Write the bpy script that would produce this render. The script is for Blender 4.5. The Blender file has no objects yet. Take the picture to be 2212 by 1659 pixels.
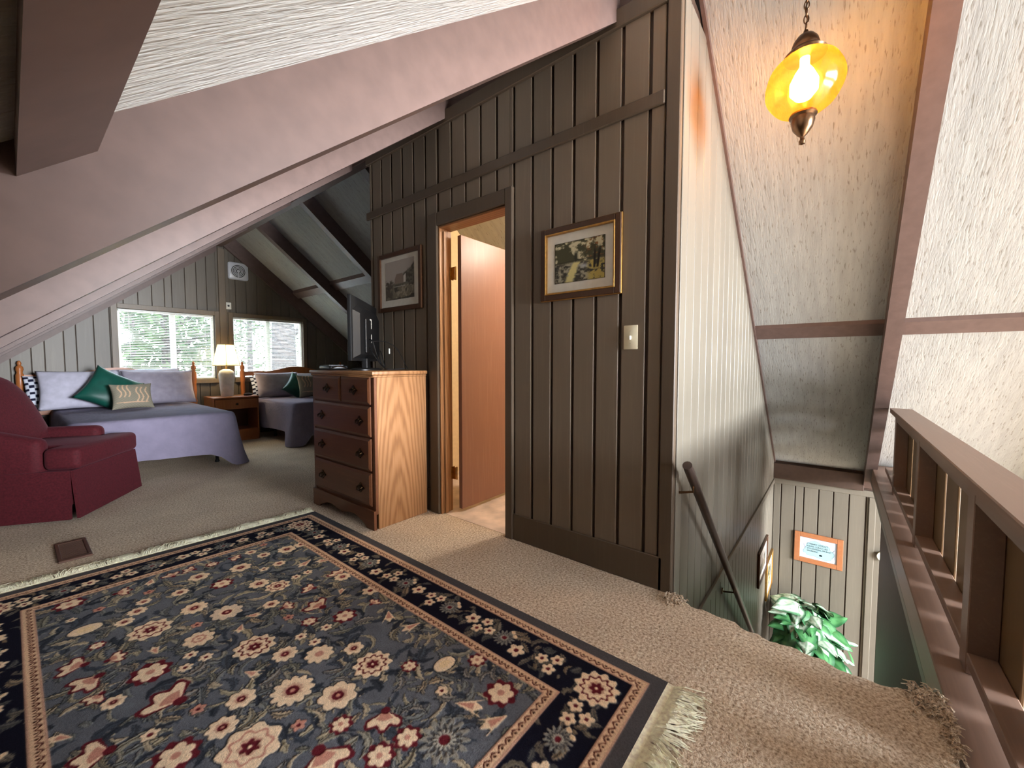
import bpy, bmesh, math, random
import numpy as np
from mathutils import Vector, Matrix
random.seed(7); rng = np.random.default_rng(11)
S = bpy.context.scene
C = S.collection
PI = math.pi

# ------------------------------------------------------------------ camera
H = 1.08
FPX, CX, CY = 876.0, 1106.0, 829.5
pitch = math.atan(44.5 / FPX)
up = np.array([0, math.cos(pitch), math.sin(pitch)])
d1 = np.array([(19 - CX) / FPX, -(786 - CY) / FPX, -1.0])
Yw = d1 - up * (d1 @ up); Yw /= np.linalg.norm(Yw)
Xw = np.cross(Yw, up)
R = np.stack([Xw, Yw, up])
cam = bpy.data.cameras.new('camera'); cam.sensor_width = 36; cam.sensor_fit = 'HORIZONTAL'
cam.lens = FPX / 2212 * 36; cam.clip_start = 0.02; cam.clip_end = 200
camo = bpy.data.objects.new('camera', cam); C.objects.link(camo)
M4 = Matrix.Identity(4)
for i in range(3):
    for j in range(3): M4[i][j] = R[i][j]
M4[2][3] = H
camo.matrix_world = M4
S.camera = camo

# ------------------------------------------------------------------ world, view, daylight
S.view_settings.view_transform = 'Standard'
S.view_settings.look = 'None'
S.view_settings.exposure = 0.95
S.view_settings.gamma = 1.0
S.view_settings.use_curve_mapping = False
W = bpy.data.worlds.new('world'); S.world = W; W.use_nodes = True
nt = W.node_tree
sky = nt.nodes.new('ShaderNodeTexSky')
sky.sky_type = 'NISHITA'; sky.sun_disc = False
sky.sun_elevation = math.radians(48); sky.sun_rotation = math.radians(200)
nt.links.new(sky.outputs[0], nt.nodes['Background'].inputs[0])
nt.nodes['Background'].inputs[1].default_value = 0.38

def area(name, loc, rot, sx, sy, power, col, spread=PI):
    l = bpy.data.lights.new(name, 'AREA'); l.shape = 'RECTANGLE'; l.size = sx; l.size_y = sy
    l.energy = power; l.color = col; l.spread = spread
    o = bpy.data.objects.new(name, l); C.objects.link(o); o.location = loc; o.rotation_euler = rot
    return o
# daylight entering through the tall glazing of the living room gable (behind the camera)
area('front_window_daylight', (2.4, -7.2, 1.75), (PI / 2 - math.radians(24), 0, 0), 4.2, 2.2, 2450, (0.86, 0.918, 1.0))
area('patio_door_daylight', (2.4, -7.65, -1.5), (PI / 2, 0, 0), 4.2, 1.9, 420, (0.95, 0.94, 1.0))
# daylight entering through the two bedroom windows
area('bedroom_sky_daylight', (2.0, 8.5, 3.1), (-math.radians(48), 0, 0), 4.0, 1.5, 300, (0.86, 0.93, 1.0))
area('bedroom_ground_bounce', (2.0, 8.6, -0.3), (-PI / 2 - math.radians(40), 0, 0), 4.0, 1.5, 560, (0.86, 0.93, 1.0))
def point(name, loc, power, col, r=0.05):
    l = bpy.data.lights.new(name, 'POINT'); l.energy = power; l.color = col; l.shadow_soft_size = r
    o = bpy.data.objects.new(name, l); C.objects.link(o); o.location = loc; return o

# ------------------------------------------------------------------ materials
def s2l(c):
    c = np.asarray(c, float) / 255.0
    return np.where(c <= 0.04045, c / 12.92, ((c + 0.055) / 1.055) ** 2.4)
def lin(c): return tuple(s2l(c)) + (1.0,)
def newmat(name, rough=0.6, metal=0.0, spec=0.3):
    m = bpy.data.materials.new(name); m.use_nodes = True
    b = m.node_tree.nodes['Principled BSDF']
    b.inputs['Roughness'].default_value = rough; b.inputs['Metallic'].default_value = metal
    b.inputs['Specular IOR Level'].default_value = spec
    return m, m.node_tree, b
def mapping(t, scale, coord='Object'):
    tc = t.nodes.new('ShaderNodeTexCoord'); mp = t.nodes.new('ShaderNodeMapping')
    mp.inputs['Scale'].default_value = scale
    t.links.new(tc.outputs[coord], mp.inputs['Vector']); return mp.outputs[0]
def noise(t, vec, scale, detail=4, rough=0.5, dist=0.0):
    n = t.nodes.new('ShaderNodeTexNoise'); n.inputs['Scale'].default_value = scale
    n.inputs['Detail'].default_value = detail; n.inputs['Roughness'].default_value = rough
    n.inputs['Distortion'].default_value = dist
    t.links.new(vec, n.inputs['Vector']); return n.outputs['Fac']
def ramp(t, fac, stops):
    r = t.nodes.new('ShaderNodeValToRGB'); e = r.color_ramp.elements
    while len(e) < len(stops): e.new(0.5)
    for el, (p, c) in zip(e, stops): el.position = p; el.color = lin(c)
    t.links.new(fac, r.inputs[0]); return r.outputs[0]
def bump(t, b, fac, strength=0.3, dist=0.01):
    n = t.nodes.new('ShaderNodeBump'); n.inputs['Strength'].default_value = strength
    n.inputs['Distance'].default_value = dist
    t.links.new(fac, n.inputs['Height']); t.links.new(n.outputs[0], b.inputs['Normal'])
def vary(t, col, amt):
    """per object brightness variation"""
    oi = t.nodes.new('ShaderNodeObjectInfo'); mr = t.nodes.new('ShaderNodeMapRange')
    mr.inputs['To Min'].default_value = 1 - amt; mr.inputs['To Max'].default_value = 1 + amt
    t.links.new(oi.outputs['Random'], mr.inputs['Value'])
    hv = t.nodes.new('ShaderNodeHueSaturation'); t.links.new(mr.outputs[0], hv.inputs['Value'])
    t.links.new(col, hv.inputs['Color']); return hv.outputs[0]
def plain(name, c, rough=0.6, metal=0.0, spec=0.3, nscale=30, amt=0.06, bmp=0.05):
    m, t, b = newmat(name, rough, metal, spec)
    c = np.array(c, float)
    f = noise(t, mapping(t, (1, 1, 1)), nscale, 3)
    t.links.new(ramp(t, f, [(0.3, np.clip(c * (1 - amt), 0, 255)), (0.7, np.clip(c * (1 + amt), 0, 255))]), b.inputs['Base Color'])
    if bmp: bump(t, b, f, bmp, 0.003)
    return m
def wood(name, c0, c1, scale=(2, 2, 12), axis_long=2, rough=0.5, spec=0.3, var=0.06, dist=1.2, bmp=0.05):
    m, t, b = newmat(name, rough, 0, spec)
    sc = [26, 26, 26]; sc[axis_long] = 1.6
    v = mapping(t, tuple(s * k / 12 for s, k in zip(sc, (12, 12, 12))))
    f = noise(t, v, 1.0, 5, 0.6, dist)
    v2 = mapping(t, tuple(x * 5 if i != axis_long else x * 2 for i, x in enumerate(sc)))
    f2 = noise(t, v2, 1.0, 3, 0.6)
    mx = t.nodes.new('ShaderNodeMath'); mx.operation = 'MULTIPLY_ADD'; mx.inputs[1].default_value = 0.385
    m2 = t.nodes.new('ShaderNodeMath'); m2.operation = 'MULTIPLY'; m2.inputs[1].default_value = 0.25
    t.links.new(f2, m2.inputs[0]); t.links.new(f, mx.inputs[0]); t.links.new(m2.outputs[0], mx.inputs[2])
    col = ramp(t, mx.outputs[0], [(0.32, c0), (0.66, c1)])
    t.links.new(vary(t, col, var), b.inputs['Base Color'])
    if bmp: bump(t, b, mx.outputs[0], bmp, 0.002)
    return m
def metal(name, c, rough=0.3):
    m, t, b = newmat(name, rough, 1.0, 0.5)
    f = noise(t, mapping(t, (1, 1, 1)), 40, 3); c = np.array(c, float)
    t.links.new(ramp(t, f, [(0.3, c * 0.85), (0.7, c)]), b.inputs['Base Color']); return m
def attrmat(name, rough=0.9, bscale=0, bstr=0.3, spec=0.15, sheen=0):
    m, t, b = newmat(name, rough, 0, spec)
    a = t.nodes.new('ShaderNodeAttribute'); a.attribute_name = 'pattern'
    t.links.new(a.outputs['Color'], b.inputs['Base Color'])
    if bscale:
        f = noise(t, mapping(t, (1, 1, 1)), bscale, 2); bump(t, b, f, bstr, 0.004)
    return m

M = {}
M['beam'] = plain('beam_paint', (99, 80, 73), 0.45, nscale=18, amt=0.05, bmp=0.06)
M['board'] = wood('board_paint', (104, 97, 85), (122, 115, 102), rough=0.42, var=0.07, spec=0.35)
M['boardmid'] = wood('gable_board_paint', (100, 91, 79), (126, 115, 100), rough=0.42, var=0.12, spec=0.35)
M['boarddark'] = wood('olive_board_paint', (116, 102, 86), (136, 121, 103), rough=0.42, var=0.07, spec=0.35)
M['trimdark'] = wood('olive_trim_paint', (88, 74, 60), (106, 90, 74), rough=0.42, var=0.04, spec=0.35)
M['trim'] = wood('trim_paint', (112, 98, 82), (132, 116, 98), rough=0.42, var=0.04, spec=0.35)
M['railpaint'] = wood('railing_paint', (122, 98, 84), (146, 120, 104), axis_long=0, rough=0.4, spec=0.35, var=0.04)
M['baluster'] = wood('baluster_stain', (112, 88, 62), (140, 112, 82), rough=0.45, var=0.06)
def ceilmat(name, base, fl1, fl2, bs):
    m, t, b = newmat(name, 0.85, 0, 0.15)
    v = mapping(t, (15, 95, 30))
    f = noise(t, v, 1.0, 3, 0.55, 0.3)
    v2 = mapping(t, (3, 22, 10)); f2 = noise(t, v2, 1.0, 3, 0.6)
    c1 = ramp(t, f, [(0.0, base), (0.595, base), (0.655, fl1), (0.80, fl2)])
    c2 = ramp(t, f2, [(0.35, (238, 238, 238)), (0.65, (255, 255, 255))])
    mx = t.nodes.new('ShaderNodeMix'); mx.data_type = 'RGBA'; mx.blend_type = 'MULTIPLY'; mx.inputs[0].default_value = 1
    t.links.new(c1, mx.inputs[6]); t.links.new(c2, mx.inputs[7])
    t.links.new(mx.outputs[2], b.inputs['Base Color'])
    iv = t.nodes.new('ShaderNodeMath'); iv.operation = 'SUBTRACT'; iv.inputs[0].default_value = 1
    t.links.new(f, iv.inputs[1]); bump(t, b, iv.outputs[0], bs, 0.006)
    return m
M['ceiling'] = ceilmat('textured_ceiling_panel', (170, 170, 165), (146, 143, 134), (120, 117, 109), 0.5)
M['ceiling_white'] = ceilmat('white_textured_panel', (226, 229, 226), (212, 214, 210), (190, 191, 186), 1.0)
def carpetmat():
    m, t, b = newmat('beige_carpet', 1.0, 0, 0.05)
    v = mapping(t, (1, 1, 1))
    f = noise(t, v, 95, 3, 0.7); f2 = noise(t, v, 3.0, 3)
    c = ramp(t, f, [(0.30, (142, 119, 96)), (0.5, (217, 196, 171)), (0.70, (254, 243, 224))])
    c2 = ramp(t, f2, [(0.3, (236, 234, 234)), (0.7, (255, 255, 255))])
    mx = t.nodes.new('ShaderNodeMix'); mx.data_type = 'RGBA'; mx.blend_type = 'MULTIPLY'; mx.inputs[0].default_value = 1
    t.links.new(c, mx.inputs[6]); t.links.new(c2, mx.inputs[7]); t.links.new(mx.outputs[2], b.inputs['Base Color'])
    bump(t, b, f, 0.8, 0.012)
    return m
M['carpet'] = carpetmat()
M['vinyl'] = plain('pink_vinyl_floor', (222, 204, 192), 0.35, nscale=7, amt=0.12, bmp=0)
M['cream'] = plain('cream_wall', (238, 214, 172), 0.7, amt=0.02)
M['plaster'] = plain('pale_plaster', (205, 200, 190), 0.8, amt=0.03)
def oakmat():
    m, t, b = newmat('golden_oak', 0.4, 0, 0.3)
    tc = t.nodes.new('ShaderNodeTexCoord'); mp = t.nodes.new('ShaderNodeMapping')
    mp.inputs['Location'].default_value = (-1.63, 0.0, 0.10); mp.inputs['Scale'].default_value = (1.0, 0.0, 0.085)
    t.links.new(tc.outputs['Object'], mp.inputs['Vector'])
    wv = t.nodes.new('ShaderNodeTexWave'); wv.wave_type = 'RINGS'; wv.rings_direction = 'Y'
    wv.inputs['Scale'].default_value = 17; wv.inputs['Distortion'].default_value = 3.4; wv.inputs['Detail'].default_value = 3; wv.inputs['Detail Scale'].default_value = 2.2
    t.links.new(mp.outputs[0], wv.inputs['Vector'])
    f2 = noise(t, mapping(t, (160, 160, 4)), 1.0, 3, 0.6)
    mx = t.nodes.new('ShaderNodeMath'); mx.operation = 'MULTIPLY_ADD'; mx.inputs[1].default_value = 0.45
    m2 = t.nodes.new('ShaderNodeMath'); m2.operation = 'MULTIPLY'; m2.inputs[1].default_value = 0.55
    t.links.new(f2, m2.inputs[0]); t.links.new(wv.outputs['Fac'], mx.inputs[0]); t.links.new(m2.outputs[0], mx.inputs[2])
    t.links.new(ramp(t, mx.outputs[0], [(0.2, (126, 86, 52)), (0.5, (150, 106, 68)), (0.85, (162, 118, 80))]), b.inputs['Base Color'])
    return m
M['oak'] = oakmat()
M['oak_shaded'] = wood('dark_shaded_oak', (104, 62, 38), (140, 90, 58), axis_long=1, rough=0.35, spec=0.45, var=0.04)  # same oak as the dresser sides, darkened to paint shade on its front
M['pine'] = wood('orange_pine', (160, 94, 48), (196, 128, 74), rough=0.35, var=0.04, spec=0.4)
M['doorwood'] = wood('door_veneer', (142, 104, 88), (172, 132, 114), rough=0.4, var=0.0, dist=1.8)
M['black'] = plain('black_plastic', (14, 14, 15), 0.42, spec=0.5, amt=0.1, bmp=0)
M['grey_plastic'] = plain('dark_grey_plastic', (38, 40, 43), 0.3, spec=0.5, bmp=0)
M['white_plastic'] = plain('white_plastic', (228, 226, 216), 0.35, bmp=0, amt=0.02)
M['ivory'] = plain('ivory_plastic', (222, 212, 182), 0.35, bmp=0, amt=0.02)
M['silver'] = plain('fan_silver', (206, 206, 210), 0.3, spec=0.6, bmp=0, amt=0.02)
M['chrome'] = metal('chrome', (230, 230, 232), 0.12)
M['brass'] = metal('brass', (214, 160, 84), 0.25)
M['bronze'] = metal('antique_bronze', (120, 92, 68), 0.3)
M['pull'] = metal('dark_brass_pull', (70, 52, 34), 0.35)
M['gold'] = metal('gold_frame', (206, 160, 92), 0.35)
M['frame_brown'] = wood('brown_frame', (70, 44, 26), (98, 64, 38), axis_long=1, rough=0.35, spec=0.4, var=0.0)
M['frame_orange'] = wood('orange_frame', (150, 96, 62), (180, 122, 84), axis_long=1, rough=0.4, var=0.0)
M['mat_board'] = plain('mat_board', (214, 208, 194), 0.8, amt=0.02, bmp=0)
M['maroon'] = plain('maroon_upholstery', (76, 24, 30), 0.75, nscale=90, amt=0.12, bmp=0.25, spec=0.2)
M['maroon'].node_tree.nodes['Principled BSDF'].inputs['Sheen Weight'].default_value = 0.07
M['maroon'].node_tree.nodes['Principled BSDF'].inputs['Sheen Tint'].default_value = (0.9, 0.35, 0.45, 1)
def quiltmat(name, c):
    m, t, b = newmat(name, 0.85, 0, 0.15)
    v = mapping(t, (1, 1, 1)); c = np.array(c, float)
    vo = t.nodes.new('ShaderNodeTexVoronoi'); vo.inputs['Scale'].default_value = 34
    t.links.new(v, vo.inputs['Vector'])
    f = noise(t, v, 9, 3)
    t.links.new(ramp(t, f, [(0.3, c * 0.93), (0.7, c)]), b.inputs['Base Color'])
    bump(t, b, vo.outputs['Distance'], 0.35, 0.006); return m
M['spread'] = quiltmat('lavender_quilt', (138, 130, 150))
M['pillow'] = plain('lavender_cotton', (168, 160, 174), 0.9, nscale=14, amt=0.05, bmp=0.12)
M['whitepillow'] = plain('pale_cotton', (180, 176, 190), 0.9, nscale=14, amt=0.05, bmp=0.12)
M['green'] = plain('dark_green_satin', (14, 74, 62), 0.45, nscale=10, amt=0.1, spec=0.4)
M['mattress'] = plain('mattress_ticking', (196, 192, 190), 0.9)
M['iron'] = plain('black_iron', (26, 26, 28), 0.45, spec=0.4, bmp=0)
M['ceramic'] = plain('white_ceramic', (214, 206, 194), 0.5, nscale=16, amt=0.05, bmp=0.1)
M['vent'] = plain('brown_metal_register', (92, 66, 54), 0.4, spec=0.4, bmp=0)
M['fringe'] = plain('cream_fringe', (242, 232, 206), 0.95, nscale=80, amt=0.1, bmp=0)
M['handrail'] = wood('dark_handrail', (62, 50, 44), (84, 68, 58), axis_long=0, rough=0.3, spec=0.5, var=0.0)
M['dark'] = plain('dark_brown_panel', (66, 50, 40), 0.6)
M['stem'] = plain('green_stem', (70, 100, 50), 0.6, bmp=0)
M['pot'] = plain('terracotta_pot', (150, 92, 66), 0.8)
M['soil'] = plain('soil', (50, 38, 30), 1.0)
M['bark'] = plain('tree_bark', (110, 98, 90), 0.95, nscale=12, amt=0.3)
M['foliage'] = plain('tree_foliage', (112, 138, 84), 0.8, nscale=3, amt=0.3, bmp=0)
M['ground'] = plain('leafy_ground', (176, 166, 140), 1.0, nscale=1.5, amt=0.2)
M['rug'] = attrmat('rug_pile', 1.0, 420, 0.5, 0.05)
M['print'] = attrmat('printed_picture', 0.5, 0, 0, 0.3)
M['leafmat'] = attrmat('caladium_leaf', 0.4, 0, 0, 0.4)
M['cloth_print'] = attrmat('printed_cloth', 0.9, 60, 0.15, 0.1)
def glassmat(name, c, rough=0.0, trans=1.0):
    m = bpy.data.materials.new(name); m.use_nodes = True; t = m.node_tree
    for n in list(t.nodes): t.nodes.remove(n)
    out = t.nodes.new('ShaderNodeOutputMaterial'); mx = t.nodes.new('ShaderNodeMixShader')
    tr = t.nodes.new('ShaderNodeBsdfTransparent'); gl = t.nodes.new('ShaderNodeBsdfGlossy')
    tr.inputs[0].default_value = lin(c); gl.inputs['Roughness'].default_value = 0.05
    mx.inputs[0].default_value = 0.06
    t.links.new(tr.outputs[0], mx.inputs[1]); t.links.new(gl.outputs[0], mx.inputs[2]); t.links.new(mx.outputs[0], out.inputs[0])
    return m
M['glass'] = glassmat('window_glass', (240, 245, 248))
def ambermat():
    # amber ribbed lamp glass lit by the bulb inside
    m = bpy.data.materials.new('amber_glass'); m.use_nodes = True; t = m.node_tree
    for n in list(t.nodes): t.nodes.remove(n)
    out = t.nodes.new('ShaderNodeOutputMaterial')
    f = noise(t, mapping(t, (3, 3, 30)), 1.0, 3)
    col = ramp(t, f, [(0.3, (255, 162, 40)), (0.7, (255, 194, 84))])
    a = t.nodes.new('ShaderNodeBsdfTranslucent'); t.links.new(col, a.inputs[0])
    tr = t.nodes.new('ShaderNodeBsdfTransparent'); t.links.new(col, tr.inputs[0])
    gl = t.nodes.new('ShaderNodeBsdfGlossy'); gl.inputs['Roughness'].default_value = 0.15
    m1 = t.nodes.new('ShaderNodeMixShader'); m1.inputs[0].default_value = 0.93
    m2 = t.nodes.new('ShaderNodeMixShader'); m2.inputs[0].default_value = 0.05
    t.links.new(a.outputs[0], m1.inputs[1]); t.links.new(tr.outputs[0], m1.inputs[2])
    t.links.new(m1.outputs[0], m2.inputs[1]); t.links.new(gl.outputs[0], m2.inputs[2]); t.links.new(m2.outputs[0], out.inputs[0])
    return m
M['amber'] = ambermat()
def emit(name, c, s):
    m = bpy.data.materials.new(name); m.use_nodes = True; t = m.node_tree
    for n in list(t.nodes): t.nodes.remove(n)
    out = t.nodes.new('ShaderNodeOutputMaterial'); e = t.nodes.new('ShaderNodeEmission')
    e.inputs[0].default_value = lin(c); e.inputs[1].default_value = s; t.links.new(e.outputs[0], out.inputs[0]); return m
M['bulb'] = emit('lit_bulb', (255, 226, 170), 60)
def shademat():
    m = bpy.data.materials.new('lamp_shade_cloth'); m.use_nodes = True; t = m.node_tree
    for n in list(t.nodes): t.nodes.remove(n)
    out = t.nodes.new('ShaderNodeOutputMaterial')
    f = noise(t, mapping(t, (1, 1, 1)), 30, 2); col = ramp(t, f, [(0.3, (240, 226, 190)), (0.7, (250, 238, 208))])
    a = t.nodes.new('ShaderNodeBsdfTranslucent'); d = t.nodes.new('ShaderNodeBsdfDiffuse')
    t.links.new(col, a.inputs[0]); t.links.new(col, d.inputs[0])
    m1 = t.nodes.new('ShaderNodeMixShader'); m1.inputs[0].default_value = 0.45
    t.links.new(a.outputs[0], m1.inputs[1]); t.links.new(d.outputs[0], m1.inputs[2]); t.links.new(m1.outputs[0], out.inputs[0]); return m
M['shade'] = shademat()

# ------------------------------------------------------------------ mesh helpers
class MB:
    def __init__(s): s.v = []; s.f = []
    def add(s, vs, fs):
        k = len(s.v); s.v += [tuple(map(float, p)) for p in vs]; s.f += [[i + k for i in f] for f in fs]; return s
    def box(s, x0, x1, y0, y1, z0, z1):
        vs = [(x, y, z) for x in (x0, x1) for y in (y0, y1) for z in (z0, z1)]
        return s.add(vs, [(0, 1, 3, 2), (4, 6, 7, 5), (0, 4, 5, 1), (2, 3, 7, 6), (0, 2, 6, 4), (1, 5, 7, 3)])
    def bbox(s, x0, x1, y0, y1, z0, z1, b=0.005, seg=1):
        bm = bmesh.new(); bmesh.ops.create_cube(bm, size=1)
        for v in bm.verts:
            v.co = ((x0 + x1) / 2 + v.co.x * (x1 - x0), (y0 + y1) / 2 + v.co.y * (y1 - y0), (z0 + z1) / 2 + v.co.z * (z1 - z0))
        bmesh.ops.bevel(bm, geom=bm.edges[:], offset=b, segments=seg, affect='EDGES', profile=0.5)
        bm.verts.index_update()
        s.add([v.co[:] for v in bm.verts], [[v.index for v in f.verts] for f in bm.faces]); bm.free(); return s
    def prism(s, pts, a0, a1, axis):
        """polygon pts (2D) extruded between a0 and a1 along axis 0/1/2; other axes in cyclic xyz order"""
        n = len(pts)
        def mk(p, a):
            q = [p[0], p[1]]; q.insert(axis, a); return q
        vs = [mk(p, a0) for p in pts] + [mk(p, a1) for p in pts]
        fs = [list(range(n))[::-1], list(range(n, 2 * n))] + [[i, (i + 1) % n, n + (i + 1) % n, n + i] for i in range(n)]
        return s.add(vs, fs)
    def lathe(s, prof, n=24, c=(0, 0, 0), cap=True):
        vs = []; fs = []
        for r, z in prof:
            for k in range(n):
                a = 2 * PI * k / n; vs.append((c[0] + r * math.cos(a), c[1] + r * math.sin(a), c[2] + z))
        m = len(prof)
        for i in range(m - 1):
            for k in range(n): fs.append([i * n + k, i * n + (k + 1) % n, (i + 1) * n + (k + 1) % n, (i + 1) * n + k])
        if cap:
            fs.append(list(range(n))[::-1]); fs.append([(m - 1) * n + k for k in range(n)])
        return s.add(vs, fs)
    def tube(s, path, r, n=8, closed=False):
        P = [Vector(p) for p in path]; m = len(P); vs = []; fs = []
        rs = r if isinstance(r, (list, tuple)) else [r] * m
        prev = None
        for i in range(m):
            if closed: t = P[(i + 1) % m] - P[i - 1]
            else: t = P[min(i + 1, m - 1)] - P[max(i - 1, 0)]
            t.normalize()
            if prev is None:
                a = Vector((0, 0, 1)) if abs(t.z) < 0.9 else Vector((1, 0, 0)); u = t.cross(a).normalized()
            else:
                u = (prev - t * prev.dot(t)).normalized()
            prev = u; w = t.cross(u)
            for k in range(n):
                an = 2 * PI * k / n; vs.append(P[i] + (u * math.cos(an) + w * math.sin(an)) * rs[i])
        mm = m if closed else m - 1
        for i in range(mm):
            j = (i + 1) % m
            for k in range(n): fs.append([i * n + k, i * n + (k + 1) % n, j * n + (k + 1) % n, j * n + k])
        if not closed: fs.append(list(range(n))[::-1]); fs.append([(m - 1) * n + k for k in range(n)])
        return s.add(vs, fs)
    def grid(s, fn, nu, nv, flip=False):
        vs = [fn(i / nu, j / nv) for i in range(nu + 1) for j in range(nv + 1)]
        fs = []
        for i in range(nu):
            for j in range(nv):
                a = i * (nv + 1) + j; q = [a, a + nv + 1, a + nv + 2, a + 1]
                fs.append(q[::-1] if flip else q)
        return s.add(vs, fs)
    def data(s, name, mat, smooth=False):
        me = bpy.data.meshes.new(name); me.from_pydata(s.v, [], s.f); me.update()
        bm = bmesh.new(); bm.from_mesh(me); bmesh.ops.recalc_face_normals(bm, faces=bm.faces[:]); bm.to_mesh(me); bm.free()
        if smooth:
            me.polygons.foreach_set('use_smooth', [True] * len(me.polygons))
            if smooth != 'all':
                try: me.set_sharp_from_angle(angle=math.radians(40))
                except Exception: pass
        me.materials.append(mat); return me
    def obj(s, name, mat, parent=None, smooth=False):
        return link(name, s.data(name, mat, smooth), parent)
def link(name, me, parent=None):
    o = bpy.data.objects.new(name, me); C.objects.link(o)
    if parent is not None: o.parent = parent
    return o
def empty(name, loc=(0, 0, 0), rz=0.0, label=None, cat=None, group=None, kind=None):
    o = bpy.data.objects.new(name, None); C.objects.link(o); o.location = loc; o.rotation_euler = (0, 0, rz)
    o.empty_display_size = 0.1
    return tag(o, label, cat, group, kind)
def tag(o, label=None, cat=None, group=None, kind=None):
    if label: o['label'] = label
    if cat: o['category'] = cat
    if group: o['group'] = group
    if kind: o['kind'] = kind
    return o
def struct(o, label, cat): return tag(o, label, cat, None, 'structure')
def plank(mapf, u0, u1, b0, b1, t0, t1, d, c=0.005):
    """vertical board: u range, bottom z at u0/u1, top z at u0/u1, thickness d, chamfer c on the long front edges"""
    mb = MB()
    vs = [mapf(u0, b0, 0), mapf(u1, b1, 0), mapf(u1, t1, 0), mapf(u0, t0, 0),
          mapf(u0, b0, d - c), mapf(u1, b1, d - c), mapf(u1, t1, d - c), mapf(u0, t0, d - c)]
    k = c / max(u1 - u0, 1e-6)
    lb0 = b0 + (b1 - b0) * k; lb1 = b1 - (b1 - b0) * k; lt0 = t0 + (t1 - t0) * k; lt1 = t1 - (t1 - t0) * k
    vs += [mapf(u0 + c, lb0, d), mapf(u1 - c, lb1, d), mapf(u1 - c, lt1, d), mapf(u0 + c, lt0, d)]
    fs = [(0, 1, 2, 3), (8, 9, 10, 11), (0, 3, 7, 4), (4, 7, 11, 8), (1, 2, 6, 5), (5, 6, 10, 9), (0, 1, 5, 9, 8, 4), (3, 2, 6, 10, 11, 7)]
    return mb.add(vs, fs)
def colored(me, cols):
    a = me.color_attributes.new('pattern', 'FLOAT_COLOR', 'POINT')
    a.data.foreach_set('color', np.concatenate([cols, np.ones((len(cols), 1))], 1).astype(np.float32).ravel())

# roof planes
ML = 0.812
def zl(x): return 1.372 + ML * x        # left ceiling
def zr(x): return 4.665 - ML * x        # right ceiling
DROP = 0.195                            # vertical drop of the rafters below the ceiling
XR0, XR1 = 1.928, 2.008                 # ridge beam
RAFT = [-0.335 + 1.22 * k for k in range(-6, 7)]
GY = 7.04                               # bedroom gable plane
BX = 1.928                              # bathroom panelled wall plane
SY = 0.586                              # stair wall plane
KX = 5.88                               # wall at the foot of the roof
LOW = -2.6                              # lower storey floor
FY = -7.7

# ------------------------------------------------------------------ ceilings with their rafters
ang = math.atan(ML)
def slope_ceiling(name, side, label):
    # local x runs down the slope, local y along the ridge
    sgn = 1 if side == 'R' else -1
    x0 = 1.99; z0 = zr(x0) if side == 'R' else zl(x0)
    x1 = 6.3 if side == 'R' else -2.1
    L = abs(x1 - x0) / math.cos(ang)
    mb = MB().box(0, L, FY, GY + 0.15, 0, 0.05)
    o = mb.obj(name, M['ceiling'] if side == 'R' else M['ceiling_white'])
    o.location = (x0, 0, z0)
    o.rotation_euler = (0, ang, 0) if side == 'R' else (0, PI - ang, 0)
    if side == 'L':
        o.scale = (1, 1, -1)
    struct(o, label, 'ceiling')
    return o
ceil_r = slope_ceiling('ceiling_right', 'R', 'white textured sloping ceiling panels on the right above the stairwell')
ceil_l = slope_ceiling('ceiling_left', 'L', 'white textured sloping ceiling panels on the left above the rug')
bpy.context.view_layer.update()
def adopt(o, par):
    o.parent = par; o.matrix_parent_inverse = par.matrix_world.inverted(); return o
for y in RAFT:
    w = 0.09
    if y < FY: continue
    # left rafter
    pts = [(XR0, zl(XR0) + 0.02), (XR0, zl(XR0) - DROP), (-1.9, zl(-1.9) - DROP), (-1.9, zl(-1.9) + 0.02)]
    mb = MB(); vs = [(p[0], y, p[1]) for p in pts] + [(p[0], y + w, p[1]) for p in pts]
    mb.add(vs, [(0, 1, 2, 3), (7, 6, 5, 4), (0, 4, 5, 1), (1, 5, 6, 2), (2, 6, 7, 3), (3, 7, 4, 0)])
    adopt(mb.obj('rafter', M['beam']), ceil_l)
    inbath = SY - 0.05 < y < 3.0
    if inbath: continue
    xe = 6.0 if y < 0.2 else 6.0
    if y < 0.2 and y > -0.6: xe = 5.86
    pts = [(XR1, zr(XR1) + 0.02), (XR1, zr(XR1) - DROP), (xe, zr(xe) - DROP), (xe, zr(xe) + 0.02)]
    mb = MB(); vs = [(p[0], y, p[1]) for p in pts] + [(p[0], y + w, p[1]) for p in pts]
    mb.add(vs, [(0, 1, 2, 3), (7, 6, 5, 4), (0, 4, 5, 1), (1, 5, 6, 2), (2, 6, 7, 3), (3, 7, 4, 0)])
    adopt(mb.obj('rafter', M['beam']), ceil_r)
# ridge beam
adopt(MB().bbox(XR0, XR1, FY, GY + 0.1, 2.766, 3.0, 0.004).obj('ridge_beam', M['beam']), ceil_l)
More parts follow.
